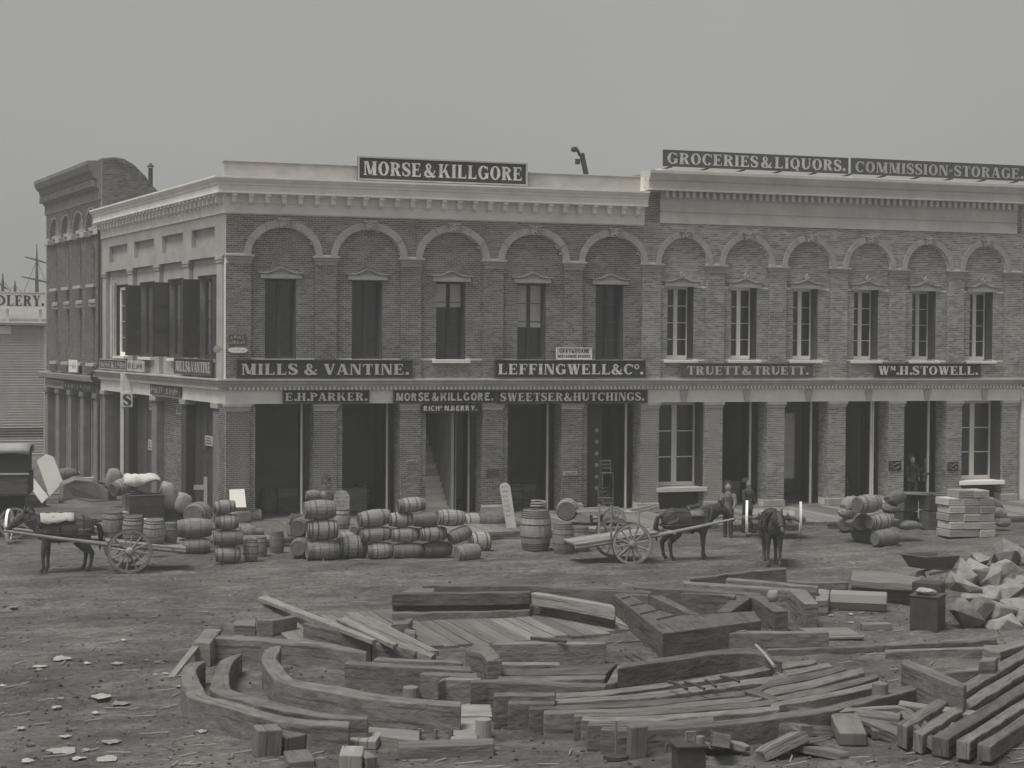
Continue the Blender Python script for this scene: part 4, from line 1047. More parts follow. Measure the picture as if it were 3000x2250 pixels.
# ------------------------------------------------------------------ wheels and drays
def spoked_wheel(parent, c, r, n=12, w_=.07, wm=None):
    CR = wm or CRATE
    T_ = Matrix.Translation(c) @ Matrix.Rotation(R(90), 4, 'X')
    def ring(r0, r1, ww):
        m_ = MB(); N = 32; vs = []; fs = []
        for k in range(N):
            a = 2*math.pi*k/N
            for (rr, y) in ((r0, -ww/2), (r1, -ww/2), (r1, ww/2), (r0, ww/2)): vs.append(Vector(c)+Vector((rr*math.cos(a), y, rr*math.sin(a))))
        for k in range(N):
            for j in range(4): fs.append((k*4+j, k*4+(j+1) % 4, ((k+1) % N)*4+(j+1) % 4, ((k+1) % N)*4+j))
        m_._add(vs, fs); return m_
    wo_ = ring(r-.085, r-.012, w_).build('wheel', CR, parent)
    ring(r-.0115, r, w_*1.1).build('tyre', wm or IRON, wo_)
    h = MB(); h.lathe([(-.17, .05), (-.16, .075), (-.05, .11), (.05, .11), (.16, .075), (.17, .05)], 14, Matrix.Translation(c) @ Matrix.Rotation(R(90), 4, 'Z')); h.build('hub', CRATE, wo_)
    for k in range(n):
        a = 2*math.pi*(k+.3)/n; s = MB(); d = Vector((math.cos(a), 0, math.sin(a)))
        s.tube([Vector(c)+d*.09, Vector(c)+d*(r*.5), Vector(c)+d*(r-.08)], [.032, .026, .028], 6); s.build('spoke', CRATE, wo_)
    return wo_
def dray(label, loc, yaw, r=.58, bed0=-1.9, bed1=1.35, drop=.14, shaft=2.5, stakes=(), wm=None):
    t = thing('dray', label, 'cart', loc, (0, 0, R(yaw)))
    zb = r+.16
    hz = lambda x_: zb+drop*x_
    n = 7
    for k in range(n):
        y0 = -.68+k*1.36/n; b = MB()
        b._add([(bed0, y0, hz(bed0)), (bed1, y0, hz(bed1)), (bed1, y0+1.36/n-.015, hz(bed1)), (bed0, y0+1.36/n-.015, hz(bed0)),
                (bed0, y0, hz(bed0)+.045), (bed1, y0, hz(bed1)+.045), (bed1, y0+1.36/n-.015, hz(bed1)+.045), (bed0, y0+1.36/n-.015, hz(bed0)+.045)],
               [(0, 1, 2, 3), (4, 5, 6, 7), (0, 1, 5, 4), (1, 2, 6, 5), (2, 3, 7, 6), (3, 0, 4, 7)]); b.build('bed_plank', CRATE, t)
    for s_ in (-1, 1):
        b = MB(); b.tube([(bed0, s_*.62, hz(bed0)-.06), (bed1, s_*.62, hz(bed1)-.06), (bed1+shaft*.5, s_*.46, hz(bed1)+.12), (bed1+shaft, s_*.42, hz(bed1)+.34)], [.06, .06, .05, .035], 8); b.build('shaft', CRATE, t)
        spoked_wheel(t, (0, s_*.86, r), r, wm=wm)
    b = MB(); b.tube([(0, -.8, r), (0, .8, r)], .05, 8); b.box(-.08, .08, -.66, .66, r+.05, r+.12); b.build('axle', IRON, t)
    for k in range(3):
        b = MB(); xx = bed0+.3+k*1.3; b.box(xx, xx+.08, -.68, .68, hz(xx)-.09, hz(xx)-.015); b.build('cross_bar', CRATE, t)
    for (xx, s_, h_) in stakes:
        b = MB(); b.tube([(xx, s_*.64, hz(xx)), (xx, s_*.66, hz(xx)+h_)], .035, 6); b.build('stake', CRATE, t)
    return t, hz
def remesh(o, vox, it=6):
    m_ = o.modifiers.new('remesh', 'REMESH'); m_.mode = 'VOXEL'; m_.voxel_size = vox; m_.use_smooth_shade = True
    s = o.modifiers.new('smooth', 'SMOOTH'); s.factor = .5; s.iterations = it
def horse(label, loc, yaw, hide, head_down=0.0, turn=0.0, harness=True, cloth=None, sc=1.0):
    t = thing('horse', label, 'horse', loc, (0, 0, R(yaw)), scale=(sc, sc, sc))
    b = MB()
    b.tube([(-.80, 0, 1.20), (-.72, 0, 1.19), (-.55, 0, 1.18), (-.25, 0, 1.14), (.1, 0, 1.11), (.38, 0, 1.13), (.58, 0, 1.17), (.72, 0, 1.2)],
           [(.12, .10), (.24, .20), (.33, .28), (.335, .30), (.345, .31), (.35, .28), (.30, .23), (.18, .13)], 16)
    hd = head_down
    nk = [Vector((.50, 0, 1.24)), Vector((.72, .02*turn, 1.44-.15*hd)), Vector((.92, .08*turn, 1.64-.38*hd)), Vector((1.06, .14*turn, 1.78-.55*hd))]
    b.tube(nk, [(.30, .17), (.25, .13), (.18, .10), (.13, .085)], 12)
    p = nk[-1]; f = Vector((.80, .25*turn, -.60-.15*hd)).normalized()
    b.tube([p-f*.10+Vector((0, 0, .02)), p+f*.05, p+f*.20, p+f*.38, p+f*.50, p+f*.56], [(.10, .08), (.14, .10), (.125, .09), (.085, .07), (.075, .068), (.05, .05)], 12)
    for s_ in (-1, 1):
        q = p-f*.06+Vector((0, s_*.065, .09)); b.tube([q, q+Vector((-.02, s_*.02, .10)), q+Vector((0, s_*.03, .17))], [.045, .04, .012], 8)
        fx = .47+.07*s_
        b.tube([(.46, s_*.15, 1.12), (.45+.02*s_, s_*.16, .86), (fx, s_*.16, .60), (fx, s_*.16, .53), (fx+.005, s_*.16, .30), (fx, s_*.16, .13), (fx+.05, s_*.16, .06), (fx+.06, s_*.16, .0)], [.16, .115, .075, .07, .045, .055, .05, .066], 10)
        hx = -.06*s_
        b.tube([(-.52, s_*.15, 1.14), (-.46+hx, s_*.17, .88), (-.44+hx, s_*.17, .76), (-.62+hx, s_*.17, .56), (-.67+hx, s_*.17, .50), (-.64+hx, s_*.17, .26), (-.62+hx, s_*.17, .13), (-.56+hx, s_*.17, .06), (-.55+hx, s_*.17, .0)], [.23, .18, .135, .085, .075, .05, .056, .05, .068], 10)
    o = b.build('body', hide, t); remesh(o, .024, 5)
    mn = MB()
    for k in range(9):
        u = k/8; q = nk[0].lerp(nk[3], u)+Vector((-.12, 0, .20-.09*u)); mn.tube([q, q+Vector((-.07, .07, -.02)), q+Vector((-.05, .12, -.2))], [.05, .045, .01], 6)
    mn.build('mane', MANE, t, smooth=True)
    tl = MB(); tl.tube([(-.80, 0, 1.28), (-.93, 0, 1.22), (-.98, .02, .95), (-.95, .02, .55)], [.05, .065, .08, .015], 8); tl.build('tail', MANE, t, smooth=True)
    if harness:
        c = MB(); N = 20
        c.tube([(.56+.16*math.sin(a)*.6+.04, .245*math.cos(a), 1.20+.34*math.sin(a)) for a in [2*math.pi*k/N for k in range(N+1)]], .05, 8); c.build('collar', LEATHER, t, smooth=True)
        g = MB()
        for xx, rr in ((.12, 1.02),): g.tube([(xx, .325*rr*math.cos(a), 1.115+.36*rr*math.sin(a)) for a in [2*math.pi*k/N for k in range(N+1)]], .03, 6, .5)
        for s_ in (-1, 1): g.tube([(.6, s_*.28, 1.08), (.1, s_*.35, 1.05), (-.8, s_*.36, 1.0)], .02, 5)
        g.tube([(-.45, .33, 1.02), (-.78, .22, 1.0), (-.86, 0, .99), (-.78, -.22, 1.0), (-.45, -.33, 1.02)], .025, 5)
        g.tube([(-.5, .30*math.cos(a), 1.16+.36*math.sin(a)) for a in [math.pi*k/10 for k in range(11)]], .018, 5)
        for s_ in (-1, 1): g.tube([p+f*.34+Vector((0, s_*.07, 0)), nk[1]+Vector((-.1, s_*.17, .12)), (.3, s_*.2, 1.5), (-.9, s_*.25, 1.35)], .012, 4)
        for q in (.08, .24, .36): c2 = p+f*q; g.tube([c2+Vector((f.z*.11*math.cos(a)*-1, .105*math.sin(a)*(1-q*.6), f.x*.13*math.cos(a)*(1-q*.8))) for a in [2*math.pi*k/10 for k in range(11)]], .012, 4)
        g.build('strap', LEATHER, t)
    if cloth:
        s = MB(); vs = []; fs = []; N = 14
        for i, xx in enumerate((-.02, .10, .24, .38)):
            for k in range(N+1):
                a = R(20+140*k/N); vs.append((xx+.01*math.sin(k*2+i), .345*math.cos(a), 1.14+.38*math.sin(a)))
        for i in range(3):
            for k in range(N): fs.append((i*(N+1)+k, i*(N+1)+k+1, (i+1)*(N+1)+k+1, (i+1)*(N+1)+k))
        s._add(vs, fs); so_ = s.build('saddle_cloth', cloth, t, smooth=True)
        md = so_.modifiers.new('solid', 'SOLIDIFY'); md.thickness = .02
        sd2 = MB(); sd2.tube([(.0, 0, 1.52), (.12, 0, 1.53), (.28, 0, 1.55), (.33, 0, 1.6)], [(.06, .18), (.05, .17), (.05, .15), (.04, .1)], 10); sd2.build('saddle_pad', LEATHER, t, smooth=True)
    return t
DRL = G(383, 1680); DRL.y += .86
dl_, hzl = dray('dray loaded with upright barrels, drawn by the left-hand dark horse', (DRL.x, DRL.y, ZG), 178, .60, -1.5, .6, .12, 2.6)
pa_ = G(185, 1655)
horse('dark horse facing left, harnessed to the barrel-laden dray', (DRL.x-1.68, DRL.y+.05, ZG), 180, HIDE, .5, -.3, sc=1.0)
s = MB()                                       # straw and cloth thrown over that horse
vs = []; fs = []
for i in range(9):
    for k in range(9):
        a = R(28+124*k/8-9*math.sin(i*.7)*(1 if k < 2 else -.6 if k > 6 else 0)); vs.append((-.1+i*.11, .37*math.cos(a), 1.15+.40*math.sin(a)+.025*math.sin(i*2.3+k*1.7)))
for i in range(8):
    for k in range(8): fs.append((i*9+k, i*9+k+1, i*9+k+10, i*9+k+9))
s._add(vs, fs); o = s.build('horse_blanket', SHIRT, smooth=True); o.location = (DRL.x-2.2, DRL.y+.05, ZG+.03)
o.modifiers.new('solid', 'SOLIDIFY').thickness = .02
tag(o, 'crumpled pale blanket thrown over the left-hand dark horse', 'blanket')
for px0, px1, py0, py1, lb, dy in ((302, 366, 1502, 1580, 'leftmost dark upright barrel on the left dray', .25), (358, 424, 1508, 1580, 'second upright barrel from the left on the left dray', 0), (416, 482, 1518, 1588, 'pale-hooped upright barrel, third from the left on the left dray', -.25), (478, 524, 1522, 1582, 'rearmost upright barrel on the left dray', .2)):
    p = F((px0+px1)/2, (py0+py1)/2, DRL.y); zb = ZG+hzl(-(p.x-DRL.x))+.05; hh = (py1-py0)/ppm(p)
    barrel(lb, (p.x, DRL.y+dy, zb+hh/2), hh, (px1-px0)/ppm(p), 20*dy, True, 3, group='barrels on the left dray')
DRR = G(1857, 1655); DRR.y += .86
dr_, hzr = dray('empty flat dray behind the saddled dark horse at centre', (DRR.x, DRR.y, ZG), -4, .59, -1.6, .85, .12, 2.4, stakes=((-.55, -1, 1.0), (-.5, 1, .9), (.7, 1, .5)))
horse('dark horse with pale saddle cloth facing right before the empty dray', (DRR.x+2.0, DRR.y-.1, ZG), -4, HIDE, .6, .35, cloth=SADDLE)
HC = G(2262, 1650); KC = G(2266, 1572)
hy = math.degrees(math.atan2(CAM.y-HC.y, CAM.x-HC.x))
horse('dark horse facing the camera in front of the right-hand store', (HC.x, HC.y, ZG), hy+6, HIDE, .7, .5)
dray('two-wheeled cart with pale wheels behind the camera-facing horse', (KC.x, KC.y, ZG), hy, .58, -1.0, .8, 0, 2.5, wm=WHITEP)
# covered wagon cut off by the left edge
WG = G(-20, 1575)
t = thing('covered_wagon', 'dark box wagon with a flat pale canvas roof at the left edge', 'wagon', (WG.x, WG.y+.5, ZG), (0, 0, R(-8)))
zr = F(50, 1312, WG.y).z-ZG; zs1 = F(50, 1388, WG.y).z-ZG; zs0 = F(50, 1450, WG.y).z-ZG
b = MB(); b.box(-1.9, 1.15, -.75, .75, zs0, zs0+.06); b.build('floor', CRATED, t)
for s_ in (-1, 1):
    b = MB(); b.box(-1.9, 1.15, s_*.75-.03, s_*.75+.03, zs0+.06, zs1); b.build('side_board', CRATED, t)
    b = MB(); b.box(-1.95, 1.2, s_*.79-.03, s_*.79+.03, zs1, zs1+.05); b.build('top_rail', STUCCO2, t)
    b = MB(); b.box(-1.85, 1.12, s_*.72-.015, s_*.72+.015, zs1+.05, zr-.02); b.build('side_curtain', SHUT, t)
    spoked_wheel(t, (.75, s_*.9, .5), .5); spoked_wheel(t, (-1.3, s_*.9, .6), .6, 14)
b = MB(); b.box(1.10, 1.14, -.70, .70, zs1+.05, zr-.02); b.build('end_curtain', SHUT, t)
b = MB(); b.box(1.14, 1.19, -.72, .72, zs0+.06, zs1); b.build('tailboard', CRATED, t)
b = MB(); vs = []; fs = []; pr_ = [(-.84, -.14), (-.82, -.02), (-.7, .07), (-.3, .12), (.3, .12), (.7, .07), (.82, -.02), (.84, -.14)]
for i in range(8):
    for (y_, z_) in pr_: vs.append((-2.0+i*.462-(.0 if i < 7 else .03), y_, zr+z_+.015*math.sin(i*2.1)-(.06 if i == 7 else 0)))
for i in range(7):
    for k in range(7): fs.append((i*8+k, i*8+k+1, i*8+k+9, i*8+k+8))
b._add(vs, fs); o = b.build('canvas_roof', CANVAS, t, smooth=True); o.modifiers.new('solid', 'SOLIDIFY').thickness = .02
b = MB(); b.tube([(.75, -.85, .5), (.75, .85, .5)], .05); b.tube([(-1.3, -.85, .6), (-1.3, .85, .6)], .05); b.box(-1.6, 1.0, -.1, .1, .65, zs0); b.build('axle', IRON, t)
wp = G(26, 1590); t = thing('spare_cartwheel', 'pale spoked wheel standing almost edge-on at the left edge', 'cartwheel', (wp.x, wp.y, ZG), (0, 0, R(78)))
spoked_wheel(t, (0, 0, .52), .52, 12, .07, wm=WHITEP)

# ------------------------------------------------------------------ goods by the corner
def plank4(name, label, cat, cs, th, m_, group=None):
    """a board from four corners (plate x, plate y, height)"""
    P = [G(x_, y_, ZG+z_) for x_, y_, z_ in cs]; n = (P[1]-P[0]).cross(P[3]-P[0]).normalized()
    if n.z < 0: n = -n
    b = MB(); L_ = (P[1]-P[0]).length; W_ = (P[3]-P[0]).length
    vs = P+[p-n*th for p in P]; fs = [(0, 1, 2, 3), (7, 6, 5, 4), (0, 4, 5, 1), (1, 5, 6, 2), (2, 6, 7, 3), (3, 7, 4, 0)]
    u = [(0, 0), (L_, 0), (L_, W_), (0, W_)]; e = [(0, 0), (0, th), (L_, th), (L_, 0)]
    b._add(vs, fs, [u, u[::-1], e, e, e, e]); o = b.build(name, m_, bevel=.008); return tag(o, label, cat, group)
def lean(name, label, cat, pts, y0, y1, th, m_):
    """a board standing up: plate outline, bottom edge at depth y0, top edge at depth y1"""
    ys = [p[1] for p in pts]; lo, hi = max(ys), min(ys)
    P = [F(p[0], p[1], y0+(y1-y0)*(lo-p[1])/(lo-hi)) for p in pts]; n = (P[1]-P[0]).cross(P[2]-P[1]).normalized()
    if n.y > 0: n = -n
    b = MB(); k = len(P); b._add([p for p in P]+[p-n*th for p in P], [tuple(range(k)), tuple(range(2*k-1, k-1, -1))]+[(i, i+k, (i+1) % k+k, (i+1) % k) for i in range(k)])
    o = b.build(name, m_, bevel=.006); return tag(o, label, cat)
yb = G(150, 1520).y
lean('loose_board', 'wide white board standing tilted among the goods at the left', 'board', [(145, 1455), (185, 1412), (157, 1338), (135, 1330), (108, 1350)], yb, yb+.3, .05, STUCCO)
lean('loose_board', 'narrow white board slanting down before the covered wagon', 'board', [(123, 1475), (142, 1455), (87, 1386), (58, 1386)], yb-.6, yb-.2, .05, STUCCO)
def crate(label, px, py, w_, d, h_, yaw=0, m_=None, z=0, name='crate', Y=None, lid=True, group=None):
    if Y is None: p = G(px, py, ZG+z)
    else: p = F(px, py, Y); p.z = ZG+z if z is not None else p.z
    t = thing(name, label, 'crate', (p.x, p.y+d/2, p.z), (0, 0, R(yaw)), group)
    m_ = m_ or CRATE
    for k in range(3):
        z0 = h_*k/3+.004; z1 = h_*(k+1)/3-.004
        for (a, b_, c, e) in ((-w_/2, w_/2, -d/2, -d/2+.02), (-w_/2, w_/2, d/2-.02, d/2), (-w_/2, -w_/2+.02, -d/2+.021, d/2-.021), (w_/2-.02, w_/2, -d/2+.021, d/2-.021)):
            s_ = MB(); s_.box(a, b_, c, e, z0, z1); s_.build('board', m_, t)
    s_ = MB(); s_.box(-w_/2+.02, w_/2-.02, -d/2+.02, d/2-.02, .0, .02); s_.build('bottom', m_, t)
    if lid: s_ = MB(); s_.box(-w_/2-.01, w_/2+.01, -d/2-.01, d/2+.01, h_, h_+.02); s_.build('lid', m_, t)
    return t
# large tarpaulin-covered load
tp = G(250, 1560); Yt = tp.y+.9
out = [(520, 652), (546, 500), (652, 450), (800, 474), (948, 556), (930, 638), (800, 664), (640, 622)]
P = [F(x_/2.949, 1250+y_/2.949, Yt) for x_, y_ in out]; b = MB(); n = len(P); vs = []; fs = []
for j, (dy, k) in enumerate(((0, 1.0), (.5, 1.02), (1.2, .98))):
    for i, p in enumerate(P): vs.append((p.x+.04*math.sin(i*3+j), Yt+dy+.05*math.sin(i*2), p.z+.03*math.sin(i*2.3+j)))
for j in range(2):
    for i in range(n): fs.append((j*n+i, j*n+(i+1) % n, (j+1)*n+(i+1) % n, (j+1)*n+i))
fs.append(tuple(range(n))); fs.append(tuple(range(3*n-1, 2*n-1, -1)))
b._add(vs, fs); o = b.build('covered_load', TARP, bevel=.05)
tag(o, 'bulky goods under a dark tarpaulin behind the left horse', 'tarpaulin')
crate('small pale crate under the edge of the dark tarpaulin', 345, 1552, .62, .5, .5, 8, CRATEP, .45)
crate('small pale box among the barrels of the left dray', 430, 1560, .5, .4, .35, -6, CRATEP, .75)
crate('dark open crate by the side street door with a cloth over it', 428, 1545, 1.1, .8, 1.0, 4, CRATED, .3)
crate('flat crate carrying the tarpaulin load', 262, 1585, 2.1, 1.4, .4, 3, CRATE, 0)
for k, (px, py, w_, d_, h_, yw, m_, zz, lb) in enumerate(((95, 1500, .9, .7, .6, 6, CRATED, 0, 'dark crate under the slanting white boards'), (150, 1488, .7, .6, .5, -12, CRATE, 0, 'brown crate behind the tarpaulin load'), (208, 1462, .8, .6, .45, 10, CRATE, 0, 'low crate before the columns of the tall building'), (255, 1445, .55, .45, .6, -6, CRATEP, 0, 'small pale crate by the last column of the tall building'), (305, 1480, .8, .6, .7, 14, CRATED, 0, 'dark crate left of the plump sack'), (390, 1500, .7, .5, .55, -10, CRATE, 0, 'open brown crate right of the plump sack'), (560, 1555, .8, .5, .4, 5, CRATE, 0, 'low crate right of the two pale sacks'), (40, 1530, 1.0, .6, .35, -4, CRATED, 0, 'flat dark crate below the box wagon'), (455, 1530, .6, .5, .75, 8, CRATED, 0, 'tall dark crate between the left dray and the side street door'))):
    crate(lb, px, py, w_, d_, h_, yw, m_, zz)
def cloth_heap(label, px, py, Y, w_, d, h_, m_, name='cloth'):
    b = MB(); N = 12; vs = []; fs = []; sd_ = random.random()*50
    for i in range(N+1):
        for k in range(N+1):
            u, v = i/N*2-1, k/N*2-1; r_ = max(abs(u), abs(v))
            z_ = h_*(1-r_**4)+.10*noise.noise((u*2+sd_, v*2, 0))*(1 if r_ < .99 else 0)-(.10*(1.3+math.sin(i*.45+k*.38)) if r_ > .99 else 0)
            vs.append((u*w_/2*(1+.06*math.sin(k*2)), v*d/2*(1+.06*math.sin(i*2.3)), z_))
    for i in range(N):
        for k in range(N): a = i*(N+1)+k; fs.append((a, a+1, a+N+2, a+N+1))
    b._add(vs, fs); o = b.build(name, m_, smooth=True); p = F(px, py, Y); o.location = (p.x, Y, p.z-h_)
    o.modifiers.new('solid', 'SOLIDIFY').thickness = .015; return tag(o, label, 'cloth')
yc = G(428, 1545, ZG+.3).y
cloth_heap('pale cloth draped over the dark open crate', 415, 1390, yc+.5, 1.15, .8, .12, CANVAS)
def sack(label, p, L_, W_, H_, yaw=0, tilt=0, roll=0, m_=None, group='sacks'):
    b = MB(); n, m2 = 18, 13; vs = []; fs = []; sd_ = random.random()*90
    for j in range(m2+1):
        ph = math.pi*j/m2
        for i in range(n):
            th = 2*math.pi*i/n
            x_, y_, z_ = math.cos(ph), math.sin(ph)*math.cos(th), math.sin(ph)*math.sin(th)
            x_ = math.copysign(abs(x_)**.5, x_); y_ = math.copysign(abs(y_)**.55, y_); z_ = math.copysign(abs(z_)**.75, z_)
            k = 1+.16*noise.noise((x_*1.6+sd_, y_*1.6, z_*1.6))+.06*noise.noise((x_*5+sd_, y_*5, z_*5))
            ear = 1+.18*(abs(x_) > .9)*abs(y_)
            vs.append((x_*L_/2*k*ear, y_*W_/2*k*ear, z_*H_/2*(1-.3*abs(x_)**3)*(1+.25*noise.noise((x_*2+sd_, y_*2, 3))+.12*noise.noise((x_*5+sd_, y_*5, 9)))))
    for j in range(m2):
        for i in range(n): fs.append((j*n+i, j*n+(i+1) % n, (j+1)*n+(i+1) % n, (j+1)*n+i))
    b._add(vs, fs); o = b.build('sack', m_ or SACK, smooth=True)
    o.location = p; o.rotation_euler = (R(roll), R(tilt), R(yaw)); return tag(o, label, 'sack', group)
def sk(label, px, py, Y, wpx, hpx, yaw=0, tilt=0, d=.5, **k):
    p = F(px, py, Y); s_ = ppm(p); return sack(label, p, wpx/s_, d, hpx/s_, yaw, tilt, **k)
sk('plump sack standing by the white sign post', 335, 1407, G(335, 1500).y, 46, 70, 0, 0)
side('dark barrel tipped beside the plump sack', 332, 384, 1402, 1450, 1515, 30, -14)
Yq = G(505, 1560).y
sk('taller pale sack standing behind the big barrels by the corner', 492, 1455, Yq, 50, 84, 0, 0)
sk('shorter pale sack slumped right of the taller pale sack', 534, 1474, Yq-.1, 48, 62, 10, 18)
crate('dark crate under the two pale sacks by the corner', 515, 1562, 1.2, .6, .75, 3, CRATED, 0)
# white sign post with the letter S
pb = G(357, 1462); t = thing('sign_post', 'tall white sign post with a black letter S before the side street', 'sign post', (pb.x, pb.y, 0))
zt = F(360, 1094, pb.y).z
b = MB(); b.box(-.05, .06, -.05, .05, ZG, zt); b.build('post', WHITEP, t)
q0, q1 = F(357, 1192, pb.y), F(388, 1151, pb.y)
b = MB(); b.box(-.05, q1.x-pb.x, -.075, -.051, q0.z, q1.z); b.build('letter_board', SIGNW, t)
b = MB(); letters(b, 'S', .03, q1.x-pb.x-.02, q0.z+.06, q1.z-.06, -.085, True, .26); b.build('lettering', LETTERK, t, fix=False)
q0, q1 = F(357, 1150, pb.y), F(376, 1093, pb.y)
b = MB(); b.box(.065, q1.x-pb.x+.05, -.04, .0, q0.z+.1, q1.z); b.build('upper_board', SIGNW, t)
# framed board on the corner pier, post with a notice
pp = F(690, 1484, -.5); lean('framed_board', 'white framed board leaning against the corner pier', 'board', [(674, 1486), (722, 1486), (716, 1432), (672, 1434)], -.7, -.15, .04, WHITEP)
pb = F(602, 1475, -1.2); t = thing('notice_post', 'short pale post with a small notice by the store corner', 'post', (pb.x, -1.2, 0))
b = MB(); b.box(-.05, .05, -.04, .04, ZG, F(602, 1398, -1.2).z); b.build('post', STUCCO2, t)
b = MB(); b.box(-.38, -.06, -.045, -.02, F(602, 1434, -1.2).z, F(602, 1420, -1.2).z); b.build('notice', STUCCO2, t)
# rounded lettered sign board and plant behind the middle pile
yq = -2.2; P = [(979, 1498), (1024, 1498), (1024, 1452), (1016, 1440), (1001, 1436), (986, 1441), (979, 1455)]
o = lean('shop_board', 'round-topped pale lettered board behind the middle barrel pile', 'sign', P, yq, yq+.1, .04, STONE)
b = MB(); a0 = F(983, 1490, yq-.02); a1 = F(1020, 1445, yq-.02)
for k in range(4): letters(b, '#######', a0.x, a1.x, a0.z+.05+k*.13, a0.z+.13+k*.13, yq-.03, False)
b.build('lettering', SIGNG, o, fix=False)
pp = F(958, 1436, -2.7); t = thing('potted_plant', 'small leafy plant on the ledge barrels by the first pier', 'plant', (pp.x, -2.7, pp.z))
b = MB(); b.lathe([(0, .10), (.14, .14)], 12, None, 'z'); b.build('pot', CRATE, t)
b = MB()
for k in range(46):
    a = random.uniform(0, 6.28); r_ = random.uniform(.02, .22); z_ = .16+random.uniform(0, .34); c = Vector((r_*math.cos(a), r_*math.sin(a), z_)); d = Vector((random.uniform(-1, 1), random.uniform(-1, 1), random.uniform(-.3, 1))).normalized()*.07; e = d.cross(Vector((.3, .5, 1))).normalized()*.025
    b._add([c-d, c+e, c+d, c-e], [(0, 1, 2, 3)])
b.build('foliage', LEAF, t, fix=False)
# leaning rounded plank sign
o = lean('shop_board', 'tall narrow pale board with rounded top leaning by the doorway', 'sign', [(1486, 1553), (1514, 1553), (1495, 1424), (1488, 1416), (1477, 1413), (1467, 1418), (1464, 1428)], -4.2, -3.3, .04, STONE)
b = MB()
for k in range(9):
    zz = .35+k*.15; q = F(1480, 1553-zz*93, -4.22+.6*k/9); letters(b, '######', q.x-.07+.06-.01*k, q.x+.12+.06-.01*k, zz, zz+.08, -4.24+.09*k, False)
b.build('lettering', SIGNG, o, fix=False)
# rope on the hogshead
hp = F(1578, 1490, G(1578, 1614).y+.25); t = MB()
t.tube([(.24*math.cos(a)*(1-.008*a), .24*math.sin(a), .03+.012*a) for a in [k*.42 for k in range(40)]], .03, 6); o = t.build('rope_coil', CRATE, smooth=True); o.location = (hp.x, hp.y, hp.z+.02); tag(o, 'coil of rope on the lid of the big hogshead', 'rope')
cloth_heap('dark rags lying on the upright barrel of the middle pile', 868, 1507, G(868, 1600).y+.2, .45, .4, .1, COAT)
# stacked chairs in the last doorway
def chair(label, x_, y_, z_, yaw=0, flip=False):
    t = thing('chair', label, 'chair', (x_, y_, z_), (R(180) if flip else 0, 0, R(yaw)), 'chairs stacked in the doorway')
    s_ = MB(); s_.box(-.21, .21, -.2, .2, .42, .46); s_.build('seat', CRATED, t)
    for sx in (-1, 1):
        for sy in (-1, 1): s_ = MB(); s_.tube([(sx*.19, sy*.18, .42), (sx*.2, sy*.19, 0)], .02, 6); s_.build('leg', CRATED, t)
        s_ = MB(); s_.tube([(sx*.19, .19, .46), (sx*.19, .24, .92)], .02, 6); s_.build('back_post', CRATED, t)
    for k in range(3): s_ = MB(); s_.box(-.19, .19, .2+.02*k, .23+.02*k, .56+k*.13, .63+k*.13); s_.build('back_slat', CRATED, t)
cx = F(1778, 1500, -.6).x
chair('dark wooden chair standing lowest in the stack in the last doorway', cx, -.5, 0, 10)
chair('dark wooden chair upside down in the middle of the doorway stack', cx, -.5, .96, 0, True)
chair('dark wooden chair on top of the doorway stack', cx+.02, -.5, .97, -8)
# handcart behind the end-on barrel
hcp = G(1790, 1560); t = thing('handcart', 'small handcart with a spoked wheel behind the empty dray', 'cart', (hcp.x, hcp.y+.3, ZG))
b = MB(); b.box(-1.1, .8, -.45, .45, .62, .68); b.build('bed', CRATE, t)
for s_ in (-1, 1): spoked_wheel(t, (0, s_*.55, .42), .42, 10, .05); b = MB(); b.tube([(.8, s_*.4, .64), (1.7, s_*.3, .8)], .03, 6); b.build('handle', CRATE, t)
for k in range(5):
    b = MB(); b.box(-1.0, .6+.1*k % .3, -.4+k*.16, -.26+k*.16, .69+.012*k, .73+.012*k); o = b.build('loose_lath', CRATE); o.location = (hcp.x-.2, hcp.y+.3, ZG); tag(o, ('nearest', 'second', 'third', 'fourth', 'farthest')[k]+' of five rough laths on the small handcart', 'lath', 'laths on the handcart')

